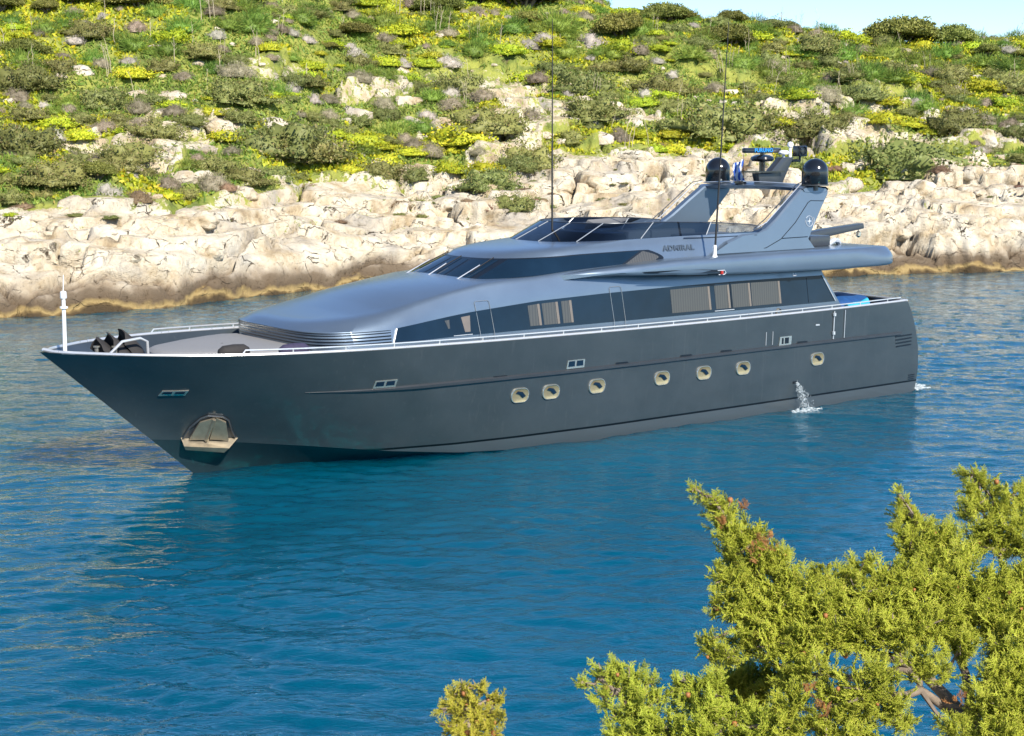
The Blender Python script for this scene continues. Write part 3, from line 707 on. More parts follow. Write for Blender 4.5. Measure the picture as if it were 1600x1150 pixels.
# ---- upper deck with rounded edge
def yd(x): return np.interp(x, [1, 3, 11, 13, 14.2, 15.2, 16.2], [3.02, 3.03, 3.02, 2.90, 2.72, 2.44, 2.10])
def zt(x): return np.interp(x, [1, 2.2, 6.3, 11.3, 14.3, 16.2], [5.03, 5.07, 5.08, 5.04, 4.88, 4.70])
def zb(x): return np.interp(x, [1, 1.6, 5, 9.4, 11, 13.6, 16.2], [4.45, 4.43, 4.41, 4.50, 4.56, 4.68, 4.66])
mb = MB(); secs = []
outl = [(x, yd(x)) for x in np.linspace(16.1, 2.6, 60)]
for a in np.linspace(0, math.pi / 2, 18)[1:]: outl.append((2.6 - 1.75 * math.sin(a) ** .72, 3.02 - (3.02 - 2.1) * (1 - math.cos(a) ** .72)))
for y in np.linspace(2.0, 0, 8)[1:]: outl.append((.85, y))
outl = np.array(outl)
d = np.gradient(outl, axis=0); nrm = np.stack([-d[:, 1], d[:, 0]], 1) * -1; nrm /= np.linalg.norm(nrm, axis=1)[:, None]
nrm = np.where(((outl - np.array([8, 0])) * nrm).sum(1)[:, None] < 0, -nrm, nrm)
S = []
for (x, y), n in zip(outl, nrm):
    t, b = float(zt(x)), float(zb(x)); h = t - b
    aftness = np.clip((3.2 - x) / 1.6, 0, 1)
    row = []
    for off, z in [(-.62, t), (-.30, t), (-.16 - .10 * aftness, t), (-.07 - .12 * aftness, t - .02 - .03 * aftness), (-.02 - .05 * aftness, t - .07 - .12 * aftness), (0, t - .16 - .16 * aftness), (.0, b + .10), (-.02, b + .035), (-.07, b + .005), (-.26, b), (-.7, b + .0)]:
        k = min(1.0, .15 + (16.2 - x) / 2.2)
        row.append((x + n[0] * off * k, max(0.0, y + n[1] * off * k) if y > .001 else 0.0, z))
    S.append(row)
S = np.array(S); mb.grid(S); mb.grid(S * mir, flip=True)
for c in (0, -1): mb.grid(np.stack([S[:, c], S[:, c] * mir], 1))
updeck = part("upper_deck", mb, M['silver'], smooth=45)
# dark air scoop streaks and the red side light at their end
def scoop(pts):
    mb = MB(); V = []
    for x, z in pts: 
        b = float(zb(x)); V.append((x, yd(x) + .012 - max(0, (b + .10 - z)) * .35, z))
    c = len(V); V2 = [(x, y - .05, z) for x, y, z in V]
    mb.add(V + V2, [tuple(range(c)), tuple(range(c, 2 * c))[::-1]] + [(i, (i + 1) % c, c + (i + 1) % c, c + i) for i in range(c)])
    return part("air_scoop", mb, M['frameblack'], updeck, smooth=False)
scoop([(13.5, 4.755), (12.5, 4.76), (11.5, 4.755), (10.4, 4.725), (9.6, 4.68), (9.42, 4.60), (10.2, 4.62), (11.4, 4.66), (12.4, 4.70)])
scoop([(12.6, 4.60), (11.6, 4.625), (10.4, 4.60), (9.6, 4.575), (9.42, 4.535), (9.6, 4.515), (10.6, 4.535), (11.8, 4.585)])
mb = MB(); mb.lathe([(0, .06), (.05, .05), (.055, -.05), (0, -.06)], (9.55, yd(9.55) + .02, 4.60), 10); part("side_light", mb, M['redlens'], updeck)
mb = MB(); mb.tube([(9.72, 3.02, 4.66), (9.45, 3.05, 4.66), (9.38, 3.05, 4.58), (9.45, 3.04, 4.53), (9.66, 3.01, 4.53)], .016, 6); part("lamp_guard", mb, M['rail'], updeck)
mb = MB(); mb.tube([(6.1, 2.78, 4.38), (6.1, 2.80, 4.30), (5.98, 2.80, 4.30), (5.98, 2.78, 4.38)], .018, 6); part("deck_lamp", mb, M['rail'], updeck)
# arch
def arch_leg(sg):
    F = [(7.9, 5.66), (7.3, 5.70), (6.85, 5.80), (6.35, 6.10), (5.7, 6.60), (5.15, 7.0), (4.95, 7.10), (4.4, 7.12), (3.95, 7.06), (3.82, 6.97), (3.84, 6.82), (4.2, 6.35), (4.72, 5.60), (4.86, 5.42), (4.62, 5.05), (9.3, 5.05), (8.6, 5.45)]
    if sg < 0: F = [(x + .42 + .16 * (7.1 - z), z) for x, z in F]
    def yo(z): return 2.36 - (z - 5.05) * .0976
    def yi(z): return yo(z) - .32
    mb = MB(); n = len(F)
    out = [(x, yo(z), z) for i, (x, z) in enumerate(F)]
    cx, cz = np.mean([f[0] for f in F]), np.mean([f[1] for f in F])
    # outer face is set in from the rim by a small bevel
    def shrink(i, k):
        x, z = F[i]; a = np.array(F[(i - 1) % n]); b = np.array(F[(i + 1) % n]); t = (b - a) / (np.linalg.norm(b - a) + 1e-9); nn = np.array([-t[1], t[0]])
        q = np.array([x, z]) + nn * k
        return q
    sgn = 1
    area = sum(F[i][0] * F[(i + 1) % n][1] - F[(i + 1) % n][0] * F[i][1] for i in range(n)); sgn = 1 if area > 0 else -1
    rings = []
    for off, k in ((0, .05), (-.05, 0), (-.27, 0), (-.32, .05)):
        r = []
        for i in range(n):
            q = shrink(i, sgn * k); r.append((q[0], sg * (yo(q[1]) + off), q[1]))
        rings.append(r)
    mb.grid(np.array(rings), cv=True)
    mb.add(rings[0], [tuple(range(n))]); mb.add(rings[-1], [tuple(range(n))])
    return part("arch_leg", mb, M['silver'], smooth=35)
legs = {sg: arch_leg(sg) for sg in (1, -1)}
mb = MB(); G = []
for y in np.linspace(-2.2, 2.2, 25):
    zc = 7.06 + .07 * (1 - (y / 2.2) ** 2)
    sk = .21 * (1 - y / 2.2)
    G.append([(px_ + sk, y_, z_) for px_, y_, z_ in [(5.1, y, zc - .03), (4.95, y, zc + .03), (4.5, y, zc + .055), (4.0, y, zc + .02), (3.85, y, zc - .06), (3.95, y, zc - .15), (4.5, y, zc - .17), (5.0, y, zc - .13)]])
mb.grid(np.array(G), cv=True); part("arch_beam", mb, M['silver'], smooth=40)
for sg in (1, -1):
    for k in (0, 1):
        mb = MB(); P = [(7.35 - .05 * k, sg * 2.2, 5.78 + .05 * k), (6.75 + .1 * k, sg * 2.2, 6.0 + .09 * k), (5.2 + .12 * k, sg * 2.12, 7.12 + .05 * k), (4.95, sg * 2.0, 7.2 + .04 * k)]; P = [(x_ + (.55 if sg < 0 else 0), y_, z_) for x_, y_, z_ in P]
        mb.tube(P, .016, 6); part("arch_hand_rail", mb, M['rail'] if k == 0 else M['dark_paint'])
mb = MB(); mb.tube([(4.95 + .06 + .21 * (1 - y / 2.2), y, 7.15 + .07 * (1 - (y / 2.2) ** 2)) for y in np.linspace(-2.05, 2.05, 20)], .018, 6); part("arch_hand_rail", mb, M['rail'])
# panel seams and emblem on the port leg
def yo(z): return 2.36 - (z - 5.05) * .0976
for P in ([(4.08, 6.62), (4.72, 6.64), (4.85, 6.58), (5.5, 5.95), (6.2, 5.45), (6.9, 5.2), (8.2, 5.08)], [(6.15, 5.47), (4.95, 5.48)], [(7.3, 5.62), (9.3, 5.60), (10.2, 5.62)]):
    outline("panel_seam", [(x, (yo(z) if x < 7.6 else 2.0 + (5.7 - z) * .3) + .004, z) for x, z in P], .013, M['frameblack'], legs[1])
mb = MB(); C0 = (4.83, 5.98); rr = .17
mb.tube([(C0[0] + rr * math.cos(a), yo(C0[1] + rr * math.sin(a)) + .008, C0[1] + rr * math.sin(a)) for a in np.linspace(.6, 2 * math.pi + .2, 26)], .009, 5)
mb.tube([(C0[0] + .24 * math.cos(a), yo(C0[1] + .24 * math.sin(a)) + .008, C0[1] + .24 * math.sin(a)) for a in np.linspace(2.6, 3.9, 10)], .009, 5)
st = []
for i in range(8):
    a = i * math.pi / 4; r_ = .125 if i % 2 == 0 else .03; st.append((C0[0] + r_ * math.cos(a), yo(C0[1]) + .006, C0[1] + r_ * math.sin(a)))
mb.prism(st, (0, 0, 0), (0, .008, 0)); part("emblem", mb, M['emblem'], legs[1], smooth=False)

def text_mesh(name, body, size, mat, parent, Mx, extrude=.006, spacing=1.0, xscale=1.0):
    cu = bpy.data.curves.new(name, 'FONT'); cu.body = body; cu.size = size; cu.extrude = extrude; cu.align_x = 'CENTER'; cu.align_y = 'CENTER'; cu.space_character = spacing; cu.offset = .004 * size / .1
    tmp = bpy.data.objects.new(name + "_outline", cu); COL.objects.link(tmp)
    dg = bpy.context.evaluated_depsgraph_get(); me = bpy.data.meshes.new_from_object(tmp.evaluated_get(dg)); bpy.data.objects.remove(tmp); bpy.data.curves.remove(cu)
    me.transform(Mx @ Matrix.Diagonal((xscale, 1, 1, 1)))
    me.materials.clear(); me.name = name
    return link(name, me, mat, parent)
def basis(o, ex, ey):
    ex = Vector(ex).normalized(); ey = Vector(ey).normalized(); ez = ex.cross(ey).normalized(); ey = ez.cross(ex)
    m = Matrix.Identity(4); m.col[0][:3] = ex; m.col[1][:3] = ey; m.col[2][:3] = ez; m.col[3][:3] = Vector(o); return m
# the word on the coaming is read towards the stern from the port side
text_mesh("name_lettering", "ADMIRAL", .23, M['letter'], wheel, basis((10.5, 2.125, 5.33), (-1, 0, -.01), (0, -.30, 1)), .012, 1.12, 1.22)

# ---- gear on the arch
def radome(x, y):
    mb = MB(); r = .43
    prof = [(.40, 0), (r, .03), (r, .40)] + [(r * math.cos(a), .42 + .44 * math.sin(a)) for a in np.linspace(.05, math.pi / 2, 12)]
    mb.lathe(prof, (x, y, 7.14), 36); o = part("radome", mb, M['black'], smooth=50)
    mb = MB(); mb.lathe([(.46, 0), (.46, .04), (.40, .045)], (x, y, 7.12), 30); mb.lathe([(.12, -.12), (.12, .02)], (x, y, 7.08), 12); part("base_ring", mb, M['dark_paint'], o)
radome(4.45, 2.12); radome(4.62, -2.16)
mb = MB(); mb.lathe([(.10, 0), (.10, .36), (.06, .38)], (4.72, .02, 7.55), 14); mb.lathe([(.04, 0), (.34, .03), (.40, .10), (.38, .17), (.26, .23), (.08, .25), (.08, .36)], (4.72, .02, 7.86), 26)
mb.box((4.6, .02, 7.54), (1.35, .62, .05)); mb.tube([(4.72, .02, 7.52), (4.72, .02, 7.3)], .04, 8)
scan = part("radar_pedestal", mb, M['black'])
mb = MB(); ang = math.radians(8); ex = Vector((-math.cos(ang), -math.sin(ang), 0)); cen = Vector((4.76, .03, 8.25))
rt = Matrix.Rotation(math.atan2(ex.y, ex.x), 3, 'Z'); mb.box(cen, (2.05, .16, .17), rt); bar = part("radar_scanner", mb, M['black'], bevel=.05)
n_ = Vector((ex.y, -ex.x, 0)); n_ = n_ if n_.y > 0 else -n_
text_mesh("scanner_lettering", "FURUNO", .165, M['text'], bar, basis(cen + n_ * .084 + Vector((0, 0, 0)), ex, (0, 0, 1)), .004, 1.1, 1.45)
# raked mast fin with lamps
mb = MB(); mb.prism([(4.9, 0, 7.1), (3.85, 0, 7.1), (3.35, 0, 7.95), (3.28, 0, 8.02), (3.85, 0, 8.02), (4.45, 0, 7.5), (5.05, 0, 7.5)], (0, -.14, 0), (0, .14, 0)); part("mast_fin", mb, M['dark_paint'], bevel=.03)
mb = MB(); mb.tube([(3.34, 0, 8.0), (3.34, 0, 8.33)], .05, 10); mb.lathe([(.02, 0), (.09, .04), (.11, .11), (.09, .18), (0, .22)], (3.34, 0, 8.33), 14); part("mast_light", mb, M['white'])
mb = MB(); mb.lathe([(.05, -.12), (.05, 0), (.17, .02), (.19, .07), (.15, .14), (0, .16)], (3.72, .05, 8.1), 16); part("satellite_antenna", mb, M['white'])
mb = MB(); mb.box((2.85, .0, 8.22), (.38, .34, .36)); mb.tube([(2.85, 0, 8.05), (2.85, 0, 7.9), (3.4, 0, 7.9)], .05, 8); mb.lathe([(.12, 0), (.14, .02), (.14, .05)], (2.9, .18, 8.24), 14, Matrix.Rotation(-math.pi / 2, 3, 'X')); part("camera_light", mb, M['black'], bevel=.03)
mb = MB(); mb.lathe([(.16, 0), (.2, .02), (.2, .1), (.12, .12), (0, .12)], (5.2, -.5, 7.13), 16); part("horn", mb, M['black'])
def whip(p, top, r0, name="whip_antenna", base=True):
    p = Vector(p); q = Vector(top); mb = MB(); mb.tube([p, p.lerp(q, .35), p.lerp(q, .7), q], [r0, r0 * .8, r0 * .55, r0 * .3], 6); o = part(name, mb, M['blackmat'])
    if base:
        mb = MB(); mb.lathe([(.14, 0), (.09, .06), (.055, .16), (.055, .34), (.06, .36), (.05, .42), (0, .43)], p - Vector((0, 0, .06)), 14); part("antenna_base", mb, M['white'], o)
whip((9.55, 2.72, 5.05), (9.15, 2.72, 12.1), .038)
whip((13.98, .3, 5.65), (14.0, .3, 12.1), .034, base=False)
whip((4.5, -1.05, 7.1), (4.5, -1.05, 8.62), .014, base=False)
whip((3.1, .1, 7.9), (3.1, .1, 8.75), .010, base=False)
whip((3.05, .35, 7.1), (3.1, .35, 8.2), .016, base=False)
# crane aft of the arch
mb = MB(); mb.box((2.6, 0, 5.20), (.6, .5, .34)); mb.prism([(3.0, 0, 5.02), (2.9, 0, 5.36), (1.6, 0, 5.52), (-.42, 0, 5.66), (-.46, 0, 5.47), (1.5, 0, 5.24), (2.2, 0, 5.06)], (0, -.16, 0), (0, .16, 0))
crane = part("tender_crane", mb, M['dark_paint'], bevel=.03)
mb = MB(); mb.tube([(-.33, 0, 5.47), (-.33, 0, 5.34)], .02, 6); mb.lathe([(.02, .12), (.10, .06), (.10, -.06), (.02, -.12)], (-.33, 0, 5.27), 12); part("hook_block", mb, M['chrome'], crane)
mb = MB(); mb.box((3.6, .1, 5.25), (1.0, 3.2, .36)); part("deck_locker", mb, M['dark_paint'], bevel=.06)
mb = MB(); mb.tube([(2.9, 1.4, 5.1), (2.7, 1.5, 5.24), (2.3, 1.3, 5.20), (2.1, 1.2, 5.1)], .09, 8); part("rolled_towel", mb, M['emblem'])

# ---- hull fittings
def conform(pts, off):
    """pts: (x, z) -> points lying on the port hull, off outwards"""
    out = []
    for x, z in pts:
        p, a, u, n = hull_at(x, z); out.append(p + n * off)
    return out
def plate(name, pts, mat, off=.012, parent=None, depth=.03):
    o = conform(pts, off); i = conform(pts, off - depth); n = len(pts); mb = MB()
    mb.add([tuple(p) for p in o + i], [tuple(range(n)), tuple(range(n, 2 * n))[::-1]] + [(k, (k + 1) % n, n + (k + 1) % n, n + k) for k in range(n)]); return part(name, mb, mat, parent, smooth=False)
def rrect(w, h, r, n=5):
    P = []
    for cx, cy, a0 in ((w / 2 - r, h / 2 - r, 0), (-w / 2 + r, h / 2 - r, 90), (-w / 2 + r, -h / 2 + r, 180), (w / 2 - r, -h / 2 + r, 270)):
        for k in range(n + 1):
            a = math.radians(a0 + 90 * k / n); P.append((cx + r * math.cos(a), cy + r * math.sin(a)))
    return P
M['bowl'] = simple("warm_polished_port_bowl", (.50, .39, .22), .24, .7, 0, .12, 3, .3)
for x, z in [(17.28, 1.58), (16.2, 1.575), (14.53, 1.58), (11.99, 1.575), (10.26, 1.575), (8.56, 1.57), (5.12, 1.56)]:
    p, a, u, n = hull_at(x, z); mb = MB(); R0 = rrect(.62, .43, .19)
    def rg(k, off): return [tuple(p + a * (px * k) + u * (pz * k) + n * off) for px, pz in R0]
    mb.grid(np.array([rg(1.0, -.05), rg(1.0, .03), rg(.96, .045), rg(.90, .045), rg(.88, .03)]), cv=True); port = part("porthole", mb, M['chrome'], smooth=40)
    mb = MB()
    rings = [rg(.89, .032), rg(.7, .018), rg(.5, .011), rg(.25, .008), rg(.02, .007)]
    mb.grid(np.array(rings), cv=True); part("port_bowl", mb, M['bowl'], port, smooth=60)
    mb = MB(); gp = [(-.20, -.03), (-.07, .10), (.10, .13), (.16, .07), (.02, .03), (-.10, -.08)]
    mb.add([tuple(p + a * x_ + u * z_ + n * .036) for x_, z_ in gp], [tuple(range(6))]); part("port_glass", mb, M['glass'], port, smooth=False)
# framed fairleads
for x0, x1, z0, z1, tw in [(21.95, 21.30, 2.20, 2.40, 1), (15.70, 15.05, 2.18, 2.42, 1), (6.98, 6.42, 2.13, 2.42, 0), (27.02, 26.45, 2.27, 2.41, 1)]:
    f = plate("fairlead", [(x0, z0), (x1, z0), (x1 - .02, z1), (x0 - .04, z1)], M['chrome'], .02)
    k = .08
    if tw:
        xm = (x0 + x1) / 2
        for a_, b_ in ((x0 - .06, xm + .03), (xm - .03, x1 + .05)): plate("fairlead_opening", [(a_, z0 + .06), (b_, z0 + .06), (b_, z1 - .025), (a_ - .02, z1 - .025)], M['glass'], .026, f)
    else:
        for a_, b_ in ((x0 - .12, x0 - .20), (x0 - .26, x1 + .12)): plate("fairlead_opening", [(a_, z0 + .06), (b_, z0 + .06), (b_, z1 - .04), (a_, z1 - .04)], M['frameblack'], .026, f)
for x in (18.01, 13.61, 11.04, 9.34, 5.89): plate("scupper", [(x + .26, 2.155), (x - .26, 2.15), (x - .22, 2.20), (x + .22, 2.205)], M['frameblack'], .014)
# stern quarter vents
for k in range(4): plate("quarter_vent", [(1.18 - .02 * k, 2.0 - .115 * k), (.30 + .0 * k, 2.02 - .115 * k), (.30, 1.975 - .115 * k), (1.18 - .02 * k, 1.955 - .115 * k)], M['frameblack'], .014)
# boarding gate rails and small door outlines
for x in (4.42, 3.88):
    P = [tuple(q) for q in conform([(x, 2.16), (x, 2.3), (x, 2.9), (x, 3.08)], .03)]; mb = MB(); mb.tube(P, .022 if x > 4 else .014, 6)
    if x > 4:
        for z in (2.36, 2.97): mb.lathe([(.0, .06), (.055, .05), (.055, -.05), (0, -.06)], tuple(conform([(x, z)], .04)[0]), 8)
    part("gate_rail", mb, M['rail'])
for x in (7.58, 7.28): outline("gate_rail", [tuple(q) for q in conform([(x, 2.2), (x, 2.62)], .012)], .011, M['rail'], yacht)
plate("gate_latch", [(5.28, 2.66), (5.10, 2.655), (5.10, 2.70), (5.28, 2.71)], M['rail'], .02)
mb = MB(); mb.lathe([(.11, 0), (.13, .03), (.10, .1)], (6.9, 2.9, 3.2), 14, Matrix.Rotation(-math.pi / 2, 3, 'X')); part("mooring_roller", mb, M['chrome'])
plate("discharge_port", [(6.22, .84), (5.96, .84), (5.96, .92), (6.22, .92)], M['frameblack'], .014)
# anchor pocket
M['galv'] = simple("galvanised_anchor_steel", (.34, .29, .215), .42, .7, 0, .15, 6, .2)
mb = MB()
ap = [(26.12, .98), (26.02, 1.32), (25.86, 1.58), (25.74, 1.66), (25.40, 1.62), (25.22, 1.50), (25.05, 1.20), (24.90, .98)]
P, a, u, n = hull_at(25.5, 1.25)
def tp_(x, z, off): 
    q = hull_at(x, z)[0]; return q + n * off
k = len(ap); O = [tp_(x, z, .02) for x, z in ap]; I = [tp_(x, z, -.06) for x, z in ap]
mb.add([tuple(q) for q in O + I], [tuple(range(k))] + [(i, (i + 1) % k, k + (i + 1) % k, k + i) for i in range(k)])
pocket = part("anchor_pocket", mb, M['dark_paint'], smooth=False)
mb = MB(); mb.tube([tuple(tp_(x, z, .035)) for x, z in ap], .028, 6); part("pocket_rim", mb, M['dark_paint'], pocket)
mb = MB()
q0 = [tp_(26.16, 1.0, .0), tp_(26.08, 1.0, .30), tp_(25.02, .92, .34), tp_(24.82, .93, .0)]
q1 = [tp_(26.10, .84, .0), tp_(26.04, .84, .22), tp_(25.12, .74, .26), tp_(24.98, .76, .0)]
mb.add([tuple(v) for v in q0 + q1], [(0, 1, 2, 3), (4, 7, 6, 5), (0, 4, 5, 1), (1, 5, 6, 2), (2, 6, 7, 3)]); part("pocket_tray", mb, M['galv'], pocket, smooth=False)
mb = MB()
for A, B_, C_, D_ in [((25.98, 1.03), (25.86, 1.48), (25.62, 1.60), (25.56, 1.04)), ((25.50, 1.02), (25.54, 1.60), (25.28, 1.48), (25.06, 1.00))]:
    V = [tp_(*A, .13), tp_(*B_, .06), tp_(*C_, .09), tp_(*D_, .16)]; V2 = [v - n * .05 for v in V]
    mb.add([tuple(v) for v in V + V2], [(0, 1, 2, 3), (0, 1, 5, 4), (1, 2, 6, 5), (2, 3, 7, 6), (3, 0, 4, 7)])
mb.tube([tuple(tp_(25.58, 1.02, .15)), tuple(tp_(25.58, 1.60, .10))], .05, 8)
part("anchor", mb, M['galv'], pocket, smooth=30)
# transom vents near the waterline, aft corner
for k_ in range(3): plate("exhaust_grille", [(.35, .42 + .07 * k_), (.02, .42 + .07 * k_), (.02, .455 + .07 * k_), (.35, .455 + .07 * k_)], M['frameblack'], .014)

# ---- things carried by the yacht
def y2w(p): return Matrix.Translation(Y_LOC) @ Matrix.Rotation(Y_ROT, 4, 'Z') @ Vector(p)
def carried(name, mb, mat, base, label, cat, group=None, **kw):
    """a thing of its own built in yacht coordinates, moved to its base"""
    o = mb.build(name, mat, None, **kw); o.data.transform(Matrix.Translation(-Vector(base))); o.location = y2w(base); o.rotation_euler = (0, 0, Y_ROT); tag(o, label, cat, group); return o
mb = MB()
for i, x in enumerate(np.linspace(1.0, 3.5, 1)): pass
G = []
for u_ in np.linspace(0, 1, 22):
    x = .75 + 3.0 * u_; wv = 1.05 * math.sin(math.pi * min(1, .12 + u_ * .95)) ** .5; row = []
    for a in np.linspace(0, math.pi, 13):
        row.append((x, .95 + wv * math.cos(a), 2.62 + .70 * math.sin(a) ** .7 * (1 - .25 * (u_ - .45) ** 2) + .05 * math.sin(9 * u_ + 3 * a)))
    G.append(row)
mb.grid(np.array(G)); mb.add([G[0][i] for i in range(13)], [tuple(range(13))]); mb.add([G[-1][i] for i in range(13)], [tuple(range(13))])
carried("covered_tender", mb, M['bluecloth'], (2.2, .95, 2.62), "small tender under a bright blue cover on the aft deck", "tender", smooth=50)
mb = MB(); G = []
for u_ in np.linspace(0, 1, 14): G.append([(1.9 + 1.0 * u_, 2.35 + .32 * (v - .5), 3.05 + .24 * math.sin(math.pi * v) * (1 - u_ * .7) + .03 * math.sin(7 * u_ + 5 * v)) for v in np.linspace(0, 1, 9)])
G = np.array(G); mb.grid(G); lo = G.copy(); lo[..., 2] = 2.6; mb.grid(np.stack([G[:, 0], lo[:, 0]], 1)); mb.grid(np.stack([G[:, -1], lo[:, -1]], 1)); mb.grid(np.stack([G[0], lo[0]], 1)); mb.grid(np.stack([G[-1], lo[-1]], 1))
carried("folded_cover", mb, M['cyancloth'], (2.4, 2.35, 2.62), "turquoise folded cloth beside the blue covered tender at the stern rail", "cloth", smooth=50)
mb = MB(); n = 10
G = [[(4.5 + .02, -1.05 - .02 * 0 - .42 * u_ + .05 * math.sin(9 * v + 4 * u_), 7.95 - .85 * v + .10 * u_ * (1 - v) - .25 * u_) for v in np.linspace(0, 1, n)] for u_ in np.linspace(0, 1, 7)]
G = np.array(G); G[..., 0] += .07 * np.sin(np.linspace(0, 9, 7))[:, None] + .05 * np.sin(np.linspace(0, 5, n))[None, :]
mb.grid(G); fo = carried("flag", mb, M['flag'], (4.5, -1.05, 7.1), "small blue and white striped flag hanging furled beside the radar dome", "flag", smooth=60)
uv = fo.data.uv_layers.new(name="UVMap"); zz = [v.co.z for v in fo.data.vertices]; yv_ = [v.co.y for v in fo.data.vertices]; z0_, z1_ = min(zz), max(zz); y0_, y1_ = min(yv_), max(yv_)
for lp in fo.data.loops:
    c = fo.data.vertices[lp.vertex_index].co; uv.data[lp.index].uv = ((c.z - z0_) / (z1_ - z0_), (c.y - y0_) / (y1_ - y0_))
for (x, y, r, mt, lb) in [(25.45, 1.95, .19, 'canvas', "dark round fender lying on the foredeck by the forward end of the hand rail"), (24.0, 2.4, .17, 'purple', "purple rolled fender cover beside the foredeck sunpad")]:
    mb = MB(); prof = [(0, -.42), (r * .5, -.40), (r * .9, -.28), (r, 0), (r * .9, .28), (r * .5, .40), (0, .42)]
    mb.lathe(prof, (x, y, 3.36 - (0 if mt == 'canvas' else .02)), 16, Matrix.Rotation(math.pi / 2, 3, 'Y')); mb.box((x, y, 3.1), (.4, .2, .3)); carried("fender", mb, M[mt], (x, y, 2.75), lb, "fender", smooth=50)
# cooling water pouring from the hull side
rg_ = np.random.default_rng(5); mb = MB(); p0, a0, u0, n0 = hull_at(6.08, .86)
ico = bmesh.new(); bmesh.ops.create_icosphere(ico, subdivisions=1, radius=1); iv = [v.co.copy() for v in ico.verts]; fi = [tuple(v.index for v in f.verts) for f in ico.faces]; ico.free()
for k_ in range(430):
    t = rg_.random() ** .8; drop = .88 * t ** 1.4; out = .06 + .42 * t; sp = .04 + .11 * t
    c = p0 + n0 * (out + rg_.normal() * sp * .6) + a0 * (rg_.normal() * sp - .06 * t); c.z = max(.01, p0.z - drop + rg_.normal() * .05)
    r = (.005 + .009 * rg_.random()); mb.add([tuple(c + Vector((v.x * r, v.y * r, v.z * r * 1.8))) for v in iv], fi)
for k_ in range(140):
    a = rg_.random() * 6.283; rr = .45 * rg_.random() ** .5; c = p0 + n0 * (.5 + rr * math.sin(a) * .6) + a0 * (rr * math.cos(a) * 1.5); c.z = .02 + .05 * rg_.random(); r = .012 + .02 * rg_.random(); mb.add([tuple(c + Vector((v.x * r * 1.8, v.y * r * 1.8, v.z * r * .5))) for v in iv], fi)
carried("water_splash", mb, M['foam'], (6.08, 3.4, 0), "white splash of cooling water pouring from the hull side near the stern", "splash", smooth=80, recalc=False)["kind"] = "stuff"
mb = MB()
for k_ in range(160):
    c = Vector((-.1 - .75 * rg_.random() ** 1.5, 2.6 + rg_.normal() * .22, .02 + .10 * rg_.random() ** 2)); r = .015 + .035 * rg_.random(); mb.add([tuple(c + Vector((v.x * r * 1.8, v.y * r * 1.8, v.z * r * .8))) for v in iv], fi)
carried("stern_wash", mb, M['foam'], (-.4, 2.6, 0), "little white wash of foam at the stern corner of the yacht", "foam", smooth=80, recalc=False)["kind"] = "stuff"
# ------------------------------------------------------------------ far shore: terrain heightfield over (X, d = metres inland)
def shore_y(X):
    X = np.asarray(X, float)
    return np.interp(X, [-90, -45, -25.1, -22.7, -20.1, -17.5, -15, -11, -6, 0, 8, 20.6, 27.4, 34.4, 60, 100], [60, 67.5, 74.4, 75.8, 77.2, 80.3, 84, 89.5, 93, 95, 96.8, 98, 100.4, 102.4, 109, 118]) + .5 * vnoise(X * .55, 0 * X + 3.1, seed=3) + .25 * vnoise(X * 1.7, 0 * X, seed=4)
def hill_base(X, d):
    X = np.asarray(X, float); d = np.asarray(d, float)
    lft = sstep(44, -8, X)
    rise = np.interp(d, [-12, -3, -.6, 0, .25, .7, 1.4, 3, 6, 10, 14, 18], [-5, -1.5, -.5, -.05, .62, 1.0, 1.22, 1.75, 2.75, 3.75, 4.6, 5.5])
    slope = .345 + .05 * lft
    dc = 55 + 12 * lft + 2 * vnoise(X * .06, X * 0, seed=61)
    up = np.clip(d - 18, 0, None)
    over = np.clip(up - (dc - 18), 0, None)
    h = rise + slope * np.minimum(up, dc - 18) + slope * 3.0 * (1 - np.exp(-over / 3.0)) - .10 * over
    w = sstep(4, 16, d)
    h = h + w * (.75 * fbm(X * .075, d * .10, seed=11, oct=3) + .28 * fbm(X * .3, d * .35, seed=12, oct=3))
    return h
def rockiness(X, d):
    """1 on the bare shore belt, fading inland, with outcrops in the scrub"""
    edge = 16.5 + 5.5 * vnoise(X * .085, X * 0 + .7, seed=21) + 2.2 * vnoise(X * .33, d * .2, seed=22) + 3.5 * sstep(-4, 8, X) * sstep(30, 18, X)
    belt = sstep(edge + 2.0, edge - 1.5, d)
    patch = sstep(.12, .34, fbm(X * .17, d * .19, seed=23, oct=3)) * sstep(54, 36, d)
    return np.clip(np.maximum(belt, .85 * patch), 0, 1)
